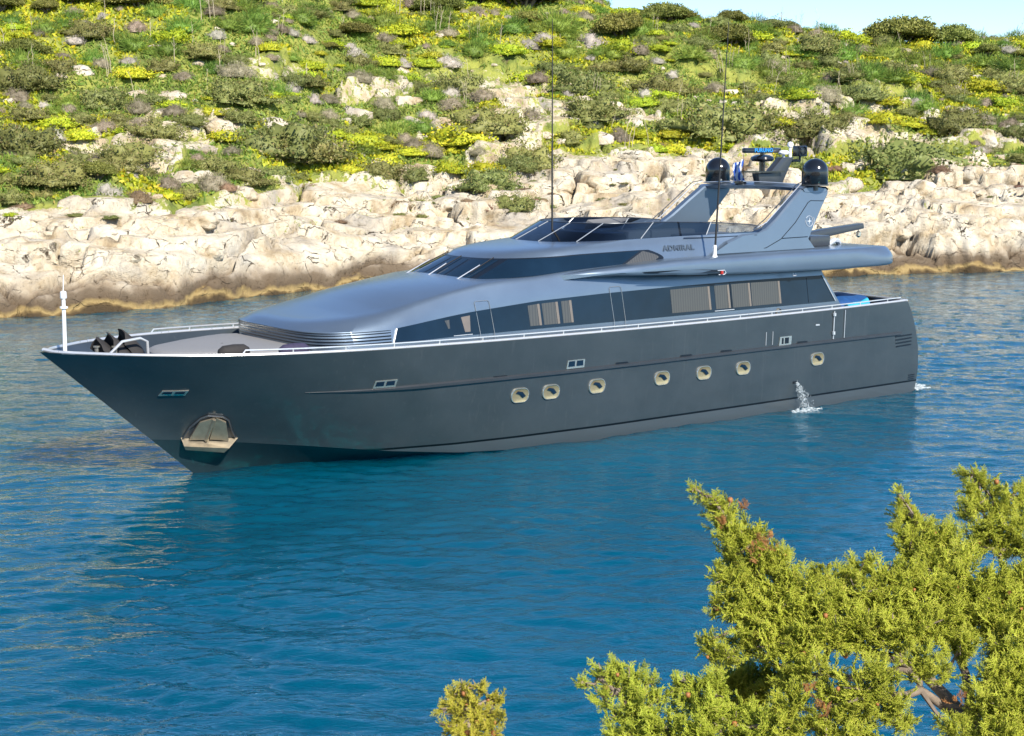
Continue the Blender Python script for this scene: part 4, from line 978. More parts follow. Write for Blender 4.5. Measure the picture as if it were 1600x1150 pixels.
def rock_parts(X, d):
    """block heights and crevices of the limestone slabs"""
    wx = X + 1.1 * fbm(X * .3, d * .3, seed=31, oct=4); wd = d + 1.1 * fbm(X * .3 + 9, d * .3, seed=32, oct=4)
    a = .38
    rx = wx * math.cos(a) + wd * math.sin(a); rd = -wx * math.sin(a) + wd * math.cos(a)
    f1, f2, i1 = worley(rx / 8.5, rd / 4.2, 41); e = f2 - f1
    big = sstep(0, .22, e) * (.25 + .75 * i1) + .7 * (i1 - .5); c1 = 1 - sstep(.0, .05, e)
    f1, f2, i2 = worley(rx / 2.5 + 7, rd / 1.35, 42); e2 = f2 - f1; mk = sstep(-.25, .25, fbm(X * .22, d * .22, seed=46, oct=2))
    med = (sstep(0, .35, e2) * (.10 + .40 * i2)) * (.15 + .85 * mk); c2 = (1 - sstep(.0, .07, e2)) * mk
    f1, f2, i3 = worley(wx / .95 + 3, wd / .55, 43); mk3 = sstep(-.1, .35, fbm(X * .35 + 5, d * .35, seed=47, oct=2)); sml = sstep(0, .4, f2 - f1) * (.02 + .10 * i3) * mk3
    rid = np.abs(fbm(wx * .8, wd * 1.3, seed=44, oct=4))
    h = 1.3 * big + .5 * med + sml - .16 * rid - 1.0 * c1 - .28 * c2 - .38
    return h, np.clip(c1 + .8 * c2, 0, 1)
xs_l = np.concatenate([np.arange(-88, -50, 1.2), np.arange(-50, 60, .17), np.arange(60, 96, 1.2)])
ds_l = np.concatenate([np.arange(-10, -1, 1.0), np.arange(-1, 24, .125), np.arange(24, 40, .25), np.arange(40, 76, .5), np.arange(76, 125, 3)])
XX, DD = np.meshgrid(xs_l, ds_l, indexing='ij'); YY = shore_y(XX) + DD
HB = hill_base(XX, DD); RK = rockiness(XX, DD); 
wsh = sstep(-.6, 1.6, DD) * .85 + .15
RH, CR = rock_parts(XX, DD); RD = RH * (.12 + .88 * RK) * wsh
RD = np.where(DD < 3, RD * (0.5 + .5 * sstep(0, 3, DD)), RD)
ZZ = HB + RD * .86
tn = ZZ + .55 * fbm(XX * .16, DD * .16, seed=48, oct=3) + .04 * XX; TT = 1.0; fr_ = tn / TT - np.floor(tn / TT)
ZZ = ZZ + .62 * RK * sstep(.4, 1.8, DD) * TT * (sstep(.0, .30, fr_) - fr_)
Vt = np.stack([XX, YY - .45 * RD * RK, ZZ], -1)
n0_, m0_ = XX.shape; ii = (np.arange(n0_ - 1)[:, None] * m0_ + np.arange(m0_ - 1)[None, :]).ravel()
me = mesh_np("hillside", Vt.reshape(-1, 3), np.stack([ii, ii + m0_, ii + m0_ + 1, ii + 1], 1), smooth=True)
at = me.attributes.new("veg", 'FLOAT', 'POINT')
veg = (1 - RK) * sstep(3, 9, DD); veg = np.clip(veg * .62, 0, 1) - .10 * sstep(5, 1, DD) + .10 + .17 * CR * RK * sstep(4, 9, DD)
at.data.foreach_set("value", veg.ravel().astype(np.float32))
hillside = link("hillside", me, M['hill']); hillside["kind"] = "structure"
def ground(X, Y):
    d = np.asarray(Y, float) - shore_y(np.asarray(X, float)); fi_ = np.interp(X, xs_l, np.arange(n0_)); fj_ = np.interp(d, ds_l, np.arange(m0_))
    i = np.clip(fi_.astype(int), 0, n0_ - 2); j = np.clip(fj_.astype(int), 0, m0_ - 2); u = fi_ - i; v = fj_ - j
    return ZZ[i, j] * (1 - u) * (1 - v) + ZZ[i + 1, j] * u * (1 - v) + ZZ[i, j + 1] * (1 - u) * v + ZZ[i + 1, j + 1] * u * v
def rock_at(X, Y):
    return rockiness(np.asarray(X, float), np.asarray(Y, float) - shore_y(np.asarray(X, float)))
_cp, _sp = math.cos(PITCH), math.sin(PITCH)
def seen_at(u, v):
    """ground point that shows at photo position (u, v): how far the photographed bush or boulder really stands"""
    a = (u - 800) / 2384.85; b = (575 - v) / 2384.85
    r = np.array([a, _cp + b * _sp, -_sp + b * _cp]); t = np.linspace(60, 185, 900) / r[1]
    P = np.array([0, 0, 8.5]) + t[:, None] * r; k = np.argmax(P[:, 2] < ground(P[:, 0], P[:, 1]) + .02)
    return (P[k] if P[k, 2] < ground(P[k, 0], P[k, 1]) + .02 else None)
def to_photo(P):
    d = np.asarray(P, float) - np.array([0, 0, 8.5]); z = d[1] * _cp - d[2] * _sp; return 800 + 2384.85 * d[0] / z, 575 - 2384.85 * (d[1] * _sp + d[2] * _cp) / z

# ---- near bank under the camera
def bank_y(X): return 14.6 + 1.6 * vnoise(np.asarray(X) * .12, np.asarray(X) * 0, seed=71) - .012 * np.asarray(X) ** 2 * .4
def bank_h(X, Y):
    d = bank_y(X) - Y
    return np.interp(d, [-8, -1, 0, .6, 3, 8, 15, 30, 60], [-4, -.8, -.05, .5, 1.6, 3.6, 6.6, 11, 17]) + .25 * fbm(X * .5, Y * .5, seed=72, oct=4) * sstep(-1, 1, d)
xb = np.arange(-45, 45.1, .6); yb = np.concatenate([np.arange(-45, 2, 1.5), np.arange(2, 22, .5)])
XB_, YB_ = np.meshgrid(xb, yb, indexing='ij'); n1_, m1_ = XB_.shape
ii = (np.arange(n1_ - 1)[:, None] * m1_ + np.arange(m1_ - 1)[None, :]).ravel()
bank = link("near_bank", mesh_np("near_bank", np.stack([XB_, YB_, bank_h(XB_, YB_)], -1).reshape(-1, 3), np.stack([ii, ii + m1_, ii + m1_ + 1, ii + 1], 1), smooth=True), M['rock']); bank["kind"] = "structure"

# ---- sea
xs_s = np.concatenate([np.linspace(-900, -60, 24), np.arange(-56, -24, .3), np.arange(-24, 26, .13), np.arange(26, 62, .3), np.linspace(66, 900, 24)])
ys_s = np.concatenate([np.linspace(-900, 12, 20), np.arange(15, 40, .095), np.arange(40, 62, .16), np.arange(62, 112, .30), np.linspace(116, 900, 14)])
XS, YS = np.meshgrid(xs_s, ys_s, indexing='ij')
qx = XS + .6 * vnoise(XS * .3, YS * .3, seed=81); qy = YS + .5 * vnoise(XS * .3 + 7, YS * .3, seed=82)
ca, sa = math.cos(.16), math.sin(.16); rx_ = qx * ca + qy * sa; ry_ = -qx * sa + qy * ca; cb, sb = math.cos(-.22), math.sin(-.22); tx_ = qx * cb + qy * sb; ty_ = -qx * sb + qy * cb
sharp = lambda n: n - .35 * n * n
ZS = .032 * sharp(vnoise(rx_ * .34, ry_ * .75, seed=84)) + .034 * sharp(vnoise(tx_ * 1.1, ty_ * 2.5, seed=85)) + .029 * sharp(vnoise(rx_ * 2.3, ry_ * 5.0, seed=86)) + .010 * vnoise(tx_ * 3.4, ty_ * 6.2, seed=87)
fade = sstep(-60, -50, XS) * sstep(64, 54, XS) * sstep(10, 16, YS) * sstep(116, 108, YS)
gust = .62 + .55 * (fbm(XS * .045, YS * .045, seed=83, oct=3) * .5 + .5)
calm = 1 - .6 * np.exp(-(((XS + 18) / 11) ** 2 + ((YS - 50) / 13) ** 2))
ZS = ZS * fade * gust * calm
# slow bow ripple spreading to the left of the stem
br = np.exp(-((XS + 17) / 9) ** 2) * np.exp(-((YS - 41) / 4) ** 2); ZS += .030 * br * np.sin((YS - 41) * 1.6 + .16 * (XS + 9))
n2_, m2_ = XS.shape; ii = (np.arange(n2_ - 1)[:, None] * m2_ + np.arange(m2_ - 1)[None, :]).ravel()
sea = link("sea", mesh_np("sea", np.stack([XS, YS, ZS], -1).reshape(-1, 3), np.stack([ii, ii + m2_, ii + m2_ + 1, ii + 1], 1), smooth=True), M['sea']); sea["kind"] = "structure"

# ------------------------------------------------------------------ plants and boulders of the hillside
def ico_np(sub):
    b = bmesh.new(); bmesh.ops.create_icosphere(b, subdivisions=sub, radius=1); V = np.array([v.co[:] for v in b.verts]); F = np.array([[v.index for v in f.verts] for f in b.faces]); b.free(); return V, F
ICO3 = ico_np(3); ICO4 = ico_np(4)
def leaf_cloud(P, Nrm, L, Wd, rng, radial=.5, flat=False):
    """rhombic leaves at P, their long axis between the outward normal and a random direction"""
    n = len(P); r = rng.normal(size=(n, 3)); r /= np.linalg.norm(r, axis=1)[:, None]
    ax = Nrm * radial + r * (1 - radial); ax /= np.linalg.norm(ax, axis=1)[:, None]
    sd = np.cross(ax, rng.normal(size=(n, 3))); sd /= np.linalg.norm(sd, axis=1)[:, None] + 1e-9
    l = L * (.6 + .8 * rng.random(n))[:, None]; w_ = Wd * (.6 + .8 * rng.random(n))[:, None]
    V = np.stack([P - ax * l * .5, P + sd * w_ * .5, P + ax * l * .5, P - sd * w_ * .5], 1).reshape(-1, 3)
    return V, np.arange(4 * n).reshape(n, 4)
def mound(seed, n, L, Wd, radial, flat, lump=.35, lf=2.3, depth=.25, core=.80):
    rng = np.random.default_rng(seed); D = rng.normal(size=(n, 3)); D[:, 2] = np.abs(D[:, 2]) * .95 - .22; D /= np.linalg.norm(D, axis=1)[:, None]
    rr = lambda D: 1 + lump * fbm(D[:, 0] * lf, D[:, 1] * lf, D[:, 2] * lf, seed=seed, oct=3, gain=.6)
    sc = np.array([1, 1, flat])
    P = D * (rr(D) * (1 - depth * rng.random(n) ** 2))[:, None] * sc; P[:, 2] = np.maximum(P[:, 2], -.16)
    Nn = D / sc; Nn /= np.linalg.norm(Nn, axis=1)[:, None]
    V, F = leaf_cloud(P, Nn, L, Wd, rng, radial)
    cv, cf = ICO3; C_ = cv * (rr(cv) * core)[:, None] * sc; C_[:, 2] = np.maximum(C_[:, 2], -.12)
    return np.vstack([V, C_]), [F, cf + len(V)]
KINDS = {}
def add_kind(key, mat, variants): KINDS[key] = [mesh_np(key, v, f) for v, f in variants]; [m_.materials.append(M[mat]) for m_ in KINDS[key]]
add_kind('mastic_bush', 'mastic', [mound(100 + i, 4200, .078, .042, .35, .50 + .05 * i, .55, 2.6, depth=.35) for i in range(4)])
add_kind('grey_twig_bush', 'greytwig', [mound(200 + i, 3000, .12, .018, .65, .58 + .05 * i, .28) for i in range(3)])
add_kind('pale_twig_bush', 'palegrey', [mound(230 + i, 2500, .12, .018, .65, .60 + .05 * i, .34, depth=.4) for i in range(3)])
add_kind('fennel_clump', 'fennel', [mound(300 + i, 1700, .30, .022, .72, .62 + .08 * i, .34, depth=.55, core=.62) for i in range(4)])
add_kind('spurge_clump', 'spurge', [mound(400 + i, 1100, .11, .07, .2, .45 + .06 * i, .45, depth=.3) for i in range(3)])
add_kind('heath_bush', 'rust', [mound(500 + i, 1700, .14, .022, .6, .5 + .05 * i, .32) for i in range(2)])
def boulder_mesh(seed, flat):
    V, F = ICO4; rng = np.random.default_rng(seed); P = V.copy()
    for _ in range(9):                                  # chop a few facets off
        d = rng.normal(size=3); d[2] = abs(d[2]) * .8; d /= np.linalg.norm(d); k = .62 + .28 * rng.random(); s = P @ d; P = P - np.clip(s - k, 0, None)[:, None] * d * .85
    P = P * (1 + .16 * fbm(V[:, 0] * 1.6, V[:, 1] * 1.6, V[:, 2] * 1.6, seed=seed, oct=4) + .05 * fbm(V[:, 0] * 6, V[:, 1] * 6, V[:, 2] * 6, seed=seed + 1, oct=3))[:, None]
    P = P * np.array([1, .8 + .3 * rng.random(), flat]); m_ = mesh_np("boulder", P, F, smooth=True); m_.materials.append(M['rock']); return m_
KINDS['boulder'] = [boulder_mesh(600 + i, .5 + .06 * (i % 5)) for i in range(9)]
def crown_pieces(seed, nb):
    """wind-pruned juniper: several flattened lobes of leaf scales over forked stems"""
    rng = np.random.default_rng(seed); Vs = []; Fs4 = []; Fs3 = []; nV = 0; stems = MB(); 
    for b in range(nb):
        a = 6.283 * (b + rng.random()) / nb; r = .62 * rng.random() ** .6 if b else 0; c = np.array([r * math.cos(a), r * math.sin(a), .17 + .36 * (1 - r * r) + .05 * rng.normal()]); s = .32 + .16 * rng.random()
        v, f = mound(seed * 31 + b, 900, .16, .09, .45, .62, .34, 2.6, .35, .72); v = v * s + c
        Vs.append(v); Fs4.append(f[0] + nV); Fs3.append(f[1] + nV); nV += len(v)
        stems.tube([(.05 * math.cos(a), .05 * math.sin(a), -.06), (.35 * c[0], .35 * c[1], .14), (.8 * c[0], .8 * c[1], c[2] * .8), tuple(c)], [.045, .035, .022, .012], 6)
    m_ = mesh_np("crown", np.vstack(Vs), [np.vstack(Fs4), np.vstack(Fs3)]); m_.materials.append(M['juniper']); return m_, stems
JUN = []
for i in range(4):
    cm, stm = crown_pieces(40 + i, 15 + i); so = stm.build("trunk", M['bark'], None); JUN.append((cm, so.data)); bpy.data.objects.remove(so)
def stalk_mesh(seed):
    rng = np.random.default_rng(seed); mb = MB(); lean = rng.normal(size=2) * .12
    for q in range(1 + seed % 3):
        o = rng.normal(size=2) * .12 * q; h = 1 - .25 * rng.random() * (q > 0); P = [(o[0] + lean[0] * t * t * h + .02 * rng.normal(), o[1] + lean[1] * t * t * h, t * h) for t in np.linspace(-.05, 1, 6)]
        mb.tube(P, [.012, .011, .010, .009, .007, .005], 5)
        for k in range(4):
            t = .55 + .4 * rng.random(); a = 6.28 * rng.random(); b = Vector((o[0] + lean[0] * t * t, o[1] + lean[1] * t * t, t * h)); mb.tube([b, b + Vector((.09 * math.cos(a), .09 * math.sin(a), .08 + .06 * rng.random()))], [.006, .003], 4)
    o_ = mb.build("dry_stalk", M['drystalk'], None, smooth=60); m_ = o_.data; bpy.data.objects.remove(o_); return m_
KINDS['dry_stalk'] = [stalk_mesh(700 + i) for i in range(6)]

PLACED = []      # (object, kind, X, Y, width, hand)
rs = np.random.default_rng(11)
def put(kind, X, Y, width, hscale=1.0, sink=.0, hand=False, tilt=0.0):
    z = float(ground(X, Y)); s = width / 2
    if kind == 'juniper_tree':
        cm, sm = JUN[rs.integers(len(JUN))]; o = empty("juniper_tree"); 
        link("trunk", sm, None, o); link("crown", cm, None, o)
    else:
        ms = KINDS[kind]; o = link(kind, ms[rs.integers(len(ms))], None)
    o.location = (X, Y, z - sink * s); o.rotation_euler = (tilt * rs.normal(), tilt * rs.normal(), rs.random() * 6.283)
    o.scale = (s * (.88 + .24 * rs.random()), s * (.88 + .24 * rs.random()), s * hscale * (.88 + .24 * rs.random()))
    PLACED.append((o, kind, X, Y, width, hand)); return o
HAND = {
 'mastic_bush': "364,166,115 155,172,95 25,150,110 235,222,90 185,255,110 30,245,130 440,255,150 370,198,60 290,200,60 310,100,70 140,66,80 715,153,105 760,212,110 925,195,110 912,150,110 820,255,100 555,200,55 600,190,50 890,235,50 1045,210,50 1145,228,155 1270,225,110 1430,262,190 1495,215,100 1560,262,80 1225,140,60 1350,175,70 1590,220,50 1283,90,90 15,325,55 75,302,110 180,262,70 220,275,50 330,272,75 462,272,130 645,290,55 645,318,62 765,300,110 800,333,70 805,275,75 1200,205,60 1035,150,80 650,150,60 860,120,60 980,120,60 90,120,60 250,120,55 480,145,60 560,110,60 1490,130,60 1400,120,50 1330,130,60 1580,140,60",
 'grey_twig_bush': "212,57,45 285,132,40 364,127,70 25,165,50 190,520,0 215,185,50 268,185,45 160,215,50 218,215,50 510,165,40 460,225,45 424,98,25 525,115,20 155,110,35 560,130,50 645,237,45 705,175,45 755,160,55 748,205,45 840,145,50 828,192,45 745,25,40 910,33,50 748,248,35 1120,148,45 1293,168,55 1543,198,50 1303,132,40 1208,120,50 1242,58,35 1495,75,35 1458,125,45 1107,95,35 60,60,40 330,30,40 420,20,40 600,70,40 700,60,35 1000,95,40 1350,85,40",
 'pale_twig_bush': "131,50,40 336,67,45 196,105,50 63,175,35 80,225,50 490,215,50 455,60,35 480,72,35 113,78,45 553,93,45 630,112,40 700,112,60 825,80,50 922,100,28 1027,105,30 927,80,60 1050,128,35 1168,168,22 1435,172,55 1580,90,40 1533,245,30 1512,185,45 545,80,30 668,190,40 850,75,40",
 'fennel_clump': "420,220,42 640,205,30 30,110,60 70,60,50 110,35,40 180,70,45 280,60,55 390,60,60 260,95,45 330,120,40 430,150,45 470,45,50 600,50,60 640,60,55 690,40,50 750,70,60 800,60,55 870,55,60 880,100,50 960,100,45 1000,60,50 740,100,45 600,140,40 560,65,40 675,165,45 615,215,55 880,65,40 1080,110,50 1100,80,50 1160,110,45 1190,60,45 1250,95,50 1320,100,55 1390,95,55 1440,105,50 1480,95,50 1540,110,55 1580,115,50 1360,140,60 1400,150,50 1450,190,40 1200,130,50 1240,155,40 1290,150,40 1170,85,40 565,245,50 660,215,40 1560,200,40 95,45,40 15,40,40 240,30,40",
 'spurge_clump': "260,75,70 200,135,60 330,180,40 80,205,60 350,230,60 620,60,60 660,110,50 790,100,60 830,130,70 720,240,90 560,235,80 780,215,60 735,190,50 970,90,70 1000,170,50 1010,150,40 1070,190,40 1220,205,50 1380,205,60 1440,70,60 1310,70,50 1340,75,60 1420,140,60 1480,200,40 1540,150,60 1570,170,50 1390,185,50 1050,225,40 480,110,50 420,85,40 480,130,40 860,90,50 600,265,60 700,270,60 545,270,40 120,235,50 15,350,20 1250,175,60 1180,70,50 1520,80,50",
 'heath_bush': "213,315,45 620,327,45 765,340,35 1475,287,38 1305,273,30 1125,315,35 1037,240,32 355,300,30 1165,270,28",
 'juniper_tree': "973,65,95 550,65,75 818,28,130 680,25,90 1043,28,90 33,92,85 210,22,110 513,85,35 1065,38,60 1145,38,55 1140,80,110 1240,32,45 1315,42,70 1415,76,125 1495,60,90 1600,95,40 760,10,70 380,12,80 120,10,70 146,295,70",
 'boulder': "268,160,75 215,150,50 341,217,55 430,205,70 315,235,55 83,247,30 122,115,45 430,35,18 645,195,50 553,185,55 692,195,45 635,165,60 905,158,40 993,248,66 940,232,50 1023,180,30 990,195,40 945,172,40 870,240,35 722,217,18 795,163,15 1090,152,18 1130,162,20 1185,145,18 1151,163,18 1108,159,14 1228,178,16 1276,174,20 1483,170,20 1430,104,14 1590,175,15 1105,235,45 1340,215,50 1543,225,35 530,318,66 470,330,55 588,305,45 664,266,50 613,262,35 588,257,30 430,372,32 110,330,55 55,340,40 232,307,45 280,284,50 313,280,35 380,302,40 310,345,65 20,385,60 60,400,45 1345,265,45 1400,290,50 1450,300,45 1520,280,40 1560,295,45 1330,300,40 1380,320,40 1480,330,50 700,330,50 740,360,40 560,350,45 500,360,40 880,300,50 930,290,45 1010,290,50 1180,300,45 1240,290,45 160,360,50 240,380,50 360,330,40 200,420,40 330,400,50",
}
HSC = {'mastic_bush': 1.0, 'grey_twig_bush': 1.15, 'pale_twig_bush': 1.1, 'fennel_clump': 1.1, 'spurge_clump': .9, 'heath_bush': 1.1, 'boulder': 1.0, 'juniper_tree': .95}
for kind, txt in HAND.items():
    for q in txt.split():
        u, v, wpx = map(float, q.split(','))
        if wpx < 5: continue
        P = seen_at(u, v - (3 if kind != 'boulder' else 0))
        if P is None: P = seen_at(u, v + 12)
        if P is None: continue
        wm = wpx / 2384.85 * P[1] * {'boulder': 1.0, 'mastic_bush': .98, 'grey_twig_bush': .9, 'pale_twig_bush': .8}.get(kind, 1.04)
        put(kind, P[0], P[1] + wm * .30, wm, HSC[kind], {'boulder': .25, 'juniper_tree': .24}.get(kind, .10), True, .12 if kind == 'boulder' else .05)
def scatter(kind, n, wr, cond, hs=1.0, sink=.05, gap=.75):
    c = 0; tries = 0
    while c < n and tries < n * 60:
        tries += 1; Y0 = 80 + 95 * rs.random() ** 1.0; X = (-.37 + .74 * rs.random()) * Y0; d = Y0 - float(shore_y(X)); 
        if d < 3 or d > 78 or not cond(X, Y0, d): continue
        w_ = wr[0] + (wr[1] - wr[0]) * rs.random() ** 1.6
        if any((X - p[2]) ** 2 + (Y0 - p[3]) ** 2 < (gap * .5 * (w_ + p[4])) ** 2 for p in PLACED if p[1] != 'dry_stalk'): continue
        put(kind, X, Y0, w_, hs, sink); c += 1
sm_ = lambda X, Y, s, sc=.09: float(vnoise(X * sc, Y * sc, seed=s))
scatter('mastic_bush', 150, (1.0, 3.8), lambda X, Y, d: rock_at(X, Y) < .5 and d < 60 and sm_(X, Y, 91) > -.35, .95, gap=.62)
scatter('grey_twig_bush', 120, (.8, 2.4), lambda X, Y, d: rock_at(X, Y) < .45 and sm_(X, Y, 92) > -.4, 1.3, gap=.55)
scatter('pale_twig_bush', 55, (.7, 1.9), lambda X, Y, d: rock_at(X, Y) < .6, 1.3, gap=.55)
scatter('fennel_clump', 225, (1.2, 4.0), lambda X, Y, d: rock_at(X, Y) < .35 and d > 24 - 6 * rs.random() and sm_(X, Y, 93) > -.45 + .012 * (40 - d), gap=.5)
scatter('spurge_clump', 235, (.9, 3.6), lambda X, Y, d: rock_at(X, Y) < .55 and sm_(X, Y, 94, .13) > -.1, .7, gap=.45)
scatter('boulder', 70, (.5, 2.4), lambda X, Y, d: rock_at(X, Y) > .4 and d < 45, .85, .35, gap=.6)
scatter('boulder', 125, (.5, 1.7), lambda X, Y, d: rock_at(X, Y) < .4 and 12 < d < 56, .9, .2, gap=.4)
scatter('heath_bush', 22, (.6, 1.6), lambda X, Y, d: .3 < rock_at(X, Y) and 7 < d < 24, .8)
scatter('mastic_bush', 45, (.5, 1.3), lambda X, Y, d: rock_at(X, Y) > .5 and 8 < d < 22, .6)
scatter('juniper_tree', 22, (2.2, 5.0), lambda X, Y, d: d > 50 and d < 70, gap=.7)
for _ in range(105):
    Y0 = 108 + 60 * rs.random(); X = (-.36 + .72 * rs.random()) * Y0; d = Y0 - float(shore_y(X))
    if 22 < d < 68: put('dry_stalk', X, Y0, 2 * (1.2 + 1.5 * rs.random()), 1.0, .0, False, .06)
for q in "1340,110,1 1110,60,1 1110,45,1 1228,110,1 1335,125,1 1420,125,1 1165,150,1 480,130,1 300,65,1 345,85,1 590,25,1 680,30,1 690,35,1 800,80,1 855,35,1 1010,85,1 1130,105,1 1185,20,1 1250,45,1 1545,50,1 990,85,1 875,85,1 400,85,1 440,50,1 235,55,1 180,65,1 405,90,1 1560,45,1".split():
    u, v, _1 = map(float, q.split(',')); P = seen_at(u, v + 6)
    if P is not None: put('dry_stalk', P[0], P[1], 2 * (1.3 + 1.3 * rs.random()), 1.0, 0, True, .06)
# low ground cover between the bushes: tiny tufts, too many to count
rg2 = np.random.default_rng(77); n = 210000
Yg = 88 + 82 * rg2.random(n); Xg = (-.40 + .80 * rg2.random(n)) * Yg; dg_ = Yg - shore_y(Xg); rk = rockiness(Xg, dg_)
ok = (dg_ > 8) & (dg_ < 72) & (rk < .55 * rg2.random(n) + .1); Xg, Yg = Xg[ok], Yg[ok]
ylw = fbm(Xg * .14, Yg * .14, seed=95, oct=3) > -.10
def tufts(sel, name, mat, L, Wd, label):
    x, y = Xg[sel], Yg[sel]; z = ground(x, y); P = np.stack([x, y, z + .12], 1); up = np.tile([0, -.25, 1.], (len(x), 1))
    V, F = leaf_cloud(P, up, L, Wd, rg2, .45); o = link(name, mesh_np(name, V, F), M[mat]); tag(o, label, "ground cover", kind="stuff")
tufts(ylw, "flowering_ground_cover", 'spurge', .42, .22, "yellow green low flowers carpeting the slope between the bushes")
tufts(~ylw, "grass", 'fennel', .50, .12, "green grass and herbs growing between the bushes of the slope")

# ---- labels: what each one is and where it is found
WORDS = {'mastic_bush': ("dark olive leafy bush", "bush", "dark olive bushes"), 'grey_twig_bush': ("grey brown twiggy mound", "shrub", "grey brown twiggy mounds"), 'pale_twig_bush': ("pale silvery dry shrub", "shrub", "pale silvery shrubs"),
 'fennel_clump': ("feathery bright green fennel clump", "plant", "feathery green fennel clumps"), 'spurge_clump': ("yellow green flowering clump", "plant", "yellow green flowering clumps"), 'heath_bush': ("rust brown heath tuft", "shrub", "rust brown heath tufts on bare rock"),
 'boulder': ("pale limestone boulder", "boulder", "pale limestone boulders"), 'juniper_tree': ("spreading olive juniper tree", "tree", "juniper trees near the crest"), 'dry_stalk': ("upright straw coloured dry stalk", "dry stalk", "dry stalks standing in the scrub")}
ORD = ["leftmost", "second from left", "third from left", "fourth from left", "fifth from left", "sixth from left", "seventh from left", "eighth from left", "ninth from left", "tenth from left"]
LAND = [(0, 130, "beyond the bow"), (130, 420, "above the foredeck"), (420, 640, "left of the windscreen"), (640, 830, "above the windscreen"), (830, 960, "beside the forward whip antenna"), (960, 1100, "left of the radome pair"), (1100, 1300, "directly over the radar arch"), (1300, 1440, "just right of the radar arch"), (1440, 1700, "far right of the yacht")]
BAND = [(-50, 60, "on the skyline"), (60, 130, "upper slope"), (130, 210, "middle slope"), (210, 290, "scrub edge"), (290, 600, "shore rocks")]
cells = {}
for rec in PLACED:
    o, kind, X, Y, w_, hand = rec; word, cat, grp = WORDS[kind]; o["category"] = cat; o["group"] = grp
    u, v = to_photo((X, Y, float(ground(X, Y)))); ln = next((l[2] for l in LAND if l[0] <= u < l[1]), None); bd = next((b[2] for b in BAND if b[0] <= v < b[1]), None)
    big = w_ / max(Y, 1) * 2385 > 26
    if ln and bd and big and kind != 'dry_stalk': cells.setdefault((kind, ln, bd), []).append((u, o))
    else:
        o["label"] = {'dry_stalk': "thin straw coloured dry stalk standing upright among the green scrub"}.get(kind, "small " + word + " scattered among larger neighbours on the hillside")
        o["group"] = "small " + grp if kind != 'dry_stalk' else grp
for (kind, ln, bd), L in cells.items():
    L.sort(key=lambda q: q[0]); word = WORDS[kind][0]
    for i, (u, o) in enumerate(L):
        o["label"] = (f"{word} {ln}, {bd}" if len(L) == 1 else f"{word} {ln}, {bd}, {ORD[i] if i < len(L) - 1 and i < len(ORD) else ('rightmost' if i == len(L) - 1 else 'in between')}")
# ------------------------------------------------------------------ juniper in the foreground, on the near bank
def fpt(u, v, depth):
    """a point of the foreground tree: photo position and metres from the camera"""
    a = (u - 800) / 2384.85; b = (575 - v) / 2384.85; r = Vector((a, _cp + b * _sp, -_sp + b * _cp)); return Vector((0, 0, 8.5)) + r * depth
rj = np.random.default_rng(21)
def spray_template(seed):
    """one flat feathery spray of scale-leaved twigs, along +x, about 1 long"""
    rng = np.random.default_rng(seed); segs = []
    def twig(p, d, L, w, lev):
        n = max(2, int(L / (.085 if lev == 0 else .055))); q = p.copy(); dd = d.copy()
        for i in range(n):
            dd = dd + rng.normal(size=3) * .10 + np.array([0, 0, .035]); dd /= np.linalg.norm(dd); nx = q + dd * L / n
            segs.append((q.copy(), nx.copy(), w * (1 - .45 * i / n), w * (1 - .45 * (i + 1) / n)))
            if lev < 2 and i >= 0:
                for sg in (1, -1):
                    if rng.random() < (.92 if lev == 0 else .72):
                        sd = np.cross(dd, [0, 0, 1]); sd /= np.linalg.norm(sd) + 1e-9
                        nd = dd * .75 + sd * sg * (.62 + .2 * rng.random()) + rng.normal(size=3) * .22; nd /= np.linalg.norm(nd)
                        twig(nx, nd, L * (.42 if lev == 0 else .34) * (1 - .55 * i / n) * (.75 + .5 * rng.random()), w * .85, lev + 1)
            q = nx
    twig(np.zeros(3), np.array([1., 0, 0]), 1.0, .042, 0)
    A = np.array([s[0] for s in segs]); B_ = np.array([s[1] for s in segs]); wa = np.array([s[2] for s in segs]); wb = np.array([s[3] for s in segs])
    ax = B_ - A; ax /= np.linalg.norm(ax, axis=1)[:, None]; s1 = np.cross(ax, rng.normal(size=ax.shape)); s1 /= np.linalg.norm(s1, axis=1)[:, None]; s2 = np.cross(ax, s1)
    V = []; 
    for k in range(3):
        c, s = math.cos(k * 2.094), math.sin(k * 2.094); o = s1 * c + s2 * s
        V += [A + o * wa[:, None] * .5, B_ + ax * .01 + o * wb[:, None] * .42]
    V = np.stack(V, 1).reshape(-1, 3); b = np.arange(len(segs))[:, None] * 6
    F = np.concatenate([b + np.array([[2 * k, 2 * ((k + 1) % 3), 2 * ((k + 1) % 3) + 1, 2 * k + 1]]) for k in range(3)])
    return V, F
SPRAY = [spray_template(900 + i) for i in range(7)]
def frames(dirs, rng):
    x = dirs / np.linalg.norm(dirs, axis=1)[:, None]; r = rng.normal(size=x.shape) * .6 + np.array([0, -.2, .8]); y = np.cross(r, x); y /= np.linalg.norm(y, axis=1)[:, None] + 1e-9; z = np.cross(x, y); return np.stack([x, y, z], 2)
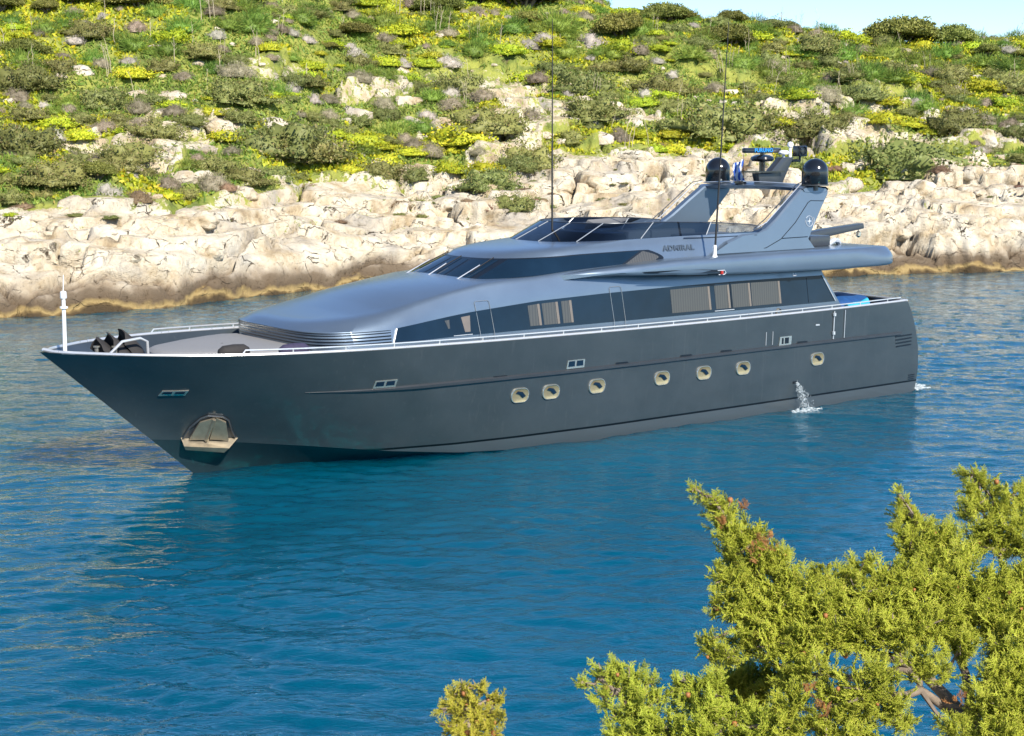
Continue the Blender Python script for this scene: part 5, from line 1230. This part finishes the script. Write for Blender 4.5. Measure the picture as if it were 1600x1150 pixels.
def build_sprays(name, P, Dr, L, mat, parent, rng):
    Vs = []; Fs = []; nV = 0; k = rng.integers(len(SPRAY), size=len(P)); R = frames(Dr, rng)
    for t in range(len(SPRAY)):
        i = np.where(k == t)[0]
        if not len(i): continue
        v, f = SPRAY[t]; W_ = np.einsum('nij,vj->nvi', R[i], v) * L[i][:, None, None] + P[i][:, None, :]
        Vs.append(W_.reshape(-1, 3)); Fs.append((f[None] + (np.arange(len(i)) * len(v))[:, None, None]).reshape(-1, 4) + nV); nV += len(i) * len(v)
    return link(name, mesh_np(name, np.vstack(Vs), np.vstack(Fs)), mat, parent)
def juniper(name, base, hub_paths, lobes, label, nspray, spray_len=.20, cones=30, dead=()):
    root = empty(name, base); tag(root, label, "tree", "juniper branches in the foreground"); B0 = Vector(base)
    loc = lambda p: Vector(p) - B0
    P = []; Dr = []; L = []; tips = []
    for (u, v, rpx, dep) in lobes:
        c = loc(fpt(u, v, dep)); r = rpx / 2384.85 * dep * 1.06; tips.append((c, r))
        n = int(nspray * (rpx / 40.) ** 2) + 4
        d = rj.normal(size=(n, 3)); d /= np.linalg.norm(d, axis=1)[:, None]; rad = rj.random(n) ** .45
        q = np.array(c)[None] + d * (rad * r)[:, None] * np.array([1, .9, .85])
        P.append(q); out = d * .8 + np.array([-.30, -.22, .62]); Dr.append(out + rj.normal(size=(n, 3)) * .28); L.append(np.full(n, min(spray_len, .55 * r + .05)) * (.6 + .7 * rj.random(n)))
    P = np.vstack(P); Dr = np.vstack(Dr); L = np.concatenate(L); P = P - (Dr / np.linalg.norm(Dr, axis=1)[:, None]) * (L * .55)[:, None]
    build_sprays("foliage", P, Dr, L, M['frond'], root, rj)
    if dead:
        P2 = []; D2 = []
        for (u, v, rpx, dep) in dead:
            c = np.array(loc(fpt(u, v, dep - .12))); r = rpx / 2384.85 * dep; q = rj.normal(size=(6, 3)) * r * .5; P2.append(c + q); D2.append(q / r + np.array([-.2, -.3, .6]))
        P2 = np.vstack(P2); D2 = np.vstack(D2); build_sprays("dead_tips", P2, D2, .03 + .035 * rj.random(len(P2)), M['deadspray'], root, rj)
    hubs = []
    for path, r0, r1 in hub_paths:
        pts = [loc(q) if isinstance(q, (tuple, list)) and len(q) == 3 and q[2] < -900 else loc(fpt(*q)) for q in path] if False else [loc(fpt(*q)) for q in path]
        # soften with extra bends
        fine = []
        for a, b in zip(pts[:-1], pts[1:]):
            for t in (0, .33, .66): fine.append(a.lerp(b, t) + Vector(rj.normal(size=3) * .018))
        fine.append(pts[-1]); R_ = np.linspace(r0, r1, len(fine)); mb = MB(); mb.tube(fine, list(R_), 8); mb.build("limb", M['bark'], root, smooth=60); hubs += fine
    # trunk from the ground to the hub
    h = loc(fpt(*hub_paths[0][0][0])); mb = MB(); mb.tube([(0, 0, -.3), (.03, .02, h.z * .3), (h.x * .5, h.y * .5, h.z * .7), tuple(h)], [hub_paths[0][1] * 1.9, hub_paths[0][1] * 1.5, hub_paths[0][1] * 1.25, hub_paths[0][1]], 10); mb.build("trunk", M['bark'], root, smooth=60)
    for c, r in (tips if len(tips) < 90 else [tips[k] for k in np.linspace(0, len(tips) - 1, 88).astype(int)]):      # fine twigs linking each clump to the nearest limb
        mb = MB(); nb = min(hubs, key=lambda q: (q - c).length); m1 = nb.lerp(c, .5) + Vector((0, 0, -.25 * (nb - c).length * .3)); mb.tube([nb, m1, c], [.016, .011, .005], 5)
        for _ in range(3):
            d = Vector(rj.normal(size=3)).normalized() * r * .8; mb.tube([m1.lerp(c, .6), c + d * .5, c + d], [.008, .005, .003], 4)
        mb.build("twig", M['bark'], root, smooth=60, recalc=False)
    V, F = ico_np(2); pc = None
    for k in range(cones):
        i = rj.integers(len(P)); d = Vector(Dr[i]).normalized(); p = Vector(P[i]) + d * L[i] * (.55 + .4 * rj.random())
        if pc is None:
            bump = 1 + .14 * fbm(V[:, 0] * 2, V[:, 1] * 2, V[:, 2] * 2, seed=5); pcm = mesh_np("cone", V * bump[:, None], F, smooth=True); pcm.materials.append(M['cone']); pc = pcm
        o = link("cone", pc, None, root); o.location = p; s = .009 + .008 * rj.random(); o.scale = (s, s, s * 1.15)
    return root
def bank_base(x, y): return (x, y, float(bank_h(np.array(x), np.array(y))))
main_lobes = [(1083,763,9,9.2),(1100,772,15,9.2),(1118,785,20,9.2),(1135,802,25,9.2),(1128,822,24,9.15),(1150,828,28,9.15),(1165,850,28,9.1),(1140,868,30,9.1),(1180,880,34,9.1),(1195,835,14,9.1),(1212,858,16,9.1),(1212,885,30,9.1),(1135,905,28,9.0),(1170,915,36,9.0),(1215,920,40,9.0),(1250,915,32,9.0),(1120,940,18,8.95),(1165,955,38,8.95),(1115,955,12,8.95),(1210,965,44,8.9),(1258,955,42,8.9),(1285,900,22,9.0),(1295,940,38,8.95),(1320,905,26,9.1),(1345,890,26,9.1),(1353,875,14,9.1),(1340,930,38,9.0),(1385,905,34,9.1),(1420,895,30,9.2),(1385,945,42,9.0),(1430,935,42,9.1),(1305,985,44,8.8),(1350,985,42,8.8),(1260,1000,42,8.75),(1210,1010,38,8.75),(1165,1000,32,8.8),(1105,1005,20,8.8),(1118,1020,18,8.8),(1395,985,42,8.8),(1440,980,42,8.9),(1135,1030,24,8.75),
 (1403,765,9,9.5),(1408,782,15,9.5),(1415,805,22,9.5),(1432,815,24,9.5),(1410,840,22,9.45),(1445,840,30,9.45),(1420,860,26,9.4),(1465,850,28,9.4),(1480,830,22,9.5),(1490,865,34,9.4),(1450,885,32,9.3),(1500,890,36,9.2),(1480,930,42,9.1),(1525,925,40,9.1),
 (1520,740,16,9.8),(1535,745,18,9.8),(1515,762,20,9.8),(1542,768,22,9.8),(1525,790,24,9.7),(1550,795,26,9.7),(1570,785,22,9.7),(1590,775,22,9.8),(1510,805,16,9.7),(1540,825,30,9.6),(1575,820,30,9.6),(1600,805,28,9.7),(1555,855,26,9.6),(1600,850,34,9.6),(1530,850,24,9.6),(1640,800,34,9.7),(1640,860,40,9.5),
 (1570,920,42,9.2),(1615,910,44,9.2),(1540,970,44,9.0),(1590,970,46,9.0),(1640,960,48,9.0),(1490,975,40,9.0),(1500,1010,30,8.8),(1570,1015,36,8.8),(1620,1020,44,8.8),(1560,1060,40,8.5),(1600,1070,46,8.5),(1540,1100,36,8.4),(1590,1120,48,8.4),(1640,1100,50,8.4),(1640,1160,60,8.4),(1560,1150,46,8.3),(1490,1140,28,8.3),
 (1240,1050,30,8.6),(1280,1045,30,8.5),(1350,1075,38,8.3),(1330,1110,34,8.3),(1390,1095,34,8.3),(1375,1055,30,8.3),(1300,1090,30,8.4),(1290,1130,34,8.3),(1340,1150,34,8.3),(1410,1130,22,8.3),(1240,1100,32,8.4),(1235,1140,36,8.3),(1430,1050,24,8.5),(1470,1050,26,8.5),(1440,1030,28,8.6),
 (1145,1060,34,9.3),(1180,1070,40,9.4),(1220,1070,36,9.3),(1150,1095,30,9.3),(1190,1110,30,9.3)]
hub = [(([(1560, 1260, 8.7), (1520, 1130, 8.8), (1440, 1040, 8.9), (1330, 1000, 9.0), (1220, 960, 9.05), (1165, 860, 9.1), (1120, 790, 9.2), (1088, 764, 9.2)]), .042, .005),
       (([(1520, 1130, 8.8), (1500, 1010, 9.1), (1475, 910, 9.3), (1440, 850, 9.45), (1406, 772, 9.5)]), .028, .005),
       (([(1520, 1130, 8.8), (1570, 980, 9.2), (1565, 860, 9.6), (1530, 750, 9.8)]), .028, .005),
       (([(1520, 1130, 8.8), (1440, 1075, 8.5), (1380, 1085, 8.3), (1320, 1105, 8.3), (1240, 1110, 8.4)]), .03, .006),
       (([(1560, 1260, 8.7), (1620, 1080, 8.6), (1640, 960, 9.0)]), .03, .012),
       (([(1440, 1040, 8.9), (1330, 1060, 9.1), (1220, 1065, 9.3), (1150, 1070, 9.3)]), .03, .006)]
bx, by_ = fpt(1560, 1260, 8.7).x, fpt(1560, 1260, 8.7).y
juniper("juniper_tree", bank_base(bx + .15, by_ + .1), hub, main_lobes, "large sunlit yellow green juniper reaching in close at the lower right", 42, .26, 60, [(1188,850,13,9.0),(1205,855,9,9.0),(1178,862,8,9.0),(1165,795,6,9.1),(1500,1095,9,8.3),(1130,822,6,9.0),(1290,1110,8,8.2),(1265,1080,7,8.3)])
low_lobes = [(905,1065,9,8.6),(915,1068,12,8.6),(940,1050,18,8.6),(962,1043,18,8.6),(985,1060,24,8.6),(960,1075,24,8.55),(940,1090,18,8.55),(1010,1065,16,8.6),(1000,1095,30,8.5),(965,1115,26,8.5),(1030,1090,18,8.5),(1010,1135,34,8.4),(970,1150,28,8.4),(1050,1140,30,8.4),(1055,1075,14,8.5),(1068,1065,16,8.5),(1085,1072,20,8.5),(1105,1068,20,8.5),(1120,1085,26,8.5),(1080,1100,28,8.45),(1110,1115,34,8.4),(1150,1130,36,8.4),(1090,1145,36,8.3),(1190,1140,34,8.3),(1000,1175,36,8.3),(1080,1185,40,8.3),(1160,1185,40,8.3)]
hub2 = [([(1080, 1260, 8.3), (1050, 1170, 8.4), (1000, 1110, 8.5), (940, 1060, 8.6), (908, 1066, 8.6)], .035, .005), ([(1050, 1170, 8.4), (1100, 1110, 8.45), (1090, 1072, 8.5)], .022, .005)]
b2 = fpt(1080, 1260, 8.3); juniper("juniper_bush", bank_base(b2.x, b2.y + .1), hub2, low_lobes, "low juniper bush with sprays pointing left at the bottom edge beside the large one", 40, .22, 16, [])
tip_lobes = [(722,1070,12,8.8),(745,1072,14,8.8),(710,1085,14,8.8),(735,1090,20,8.8),(765,1090,14,8.8),(778,1092,11,8.8),(690,1108,12,8.75),(715,1112,22,8.75),(745,1115,24,8.75),(768,1118,20,8.75),(700,1135,18,8.7),(730,1140,26,8.7),(765,1145,24,8.7),(740,1172,34,8.6)]
hub3 = [([(750, 1260, 8.5), (742, 1170, 8.6), (735, 1110, 8.75), (728, 1074, 8.8)], .022, .004)]
b3 = fpt(750, 1260, 8.5); juniper("juniper_sapling", bank_base(b3.x, b3.y + .05), hub3, tip_lobes, "small juniper tip with orange cones rising alone from the bottom edge", 40, .19, 14)
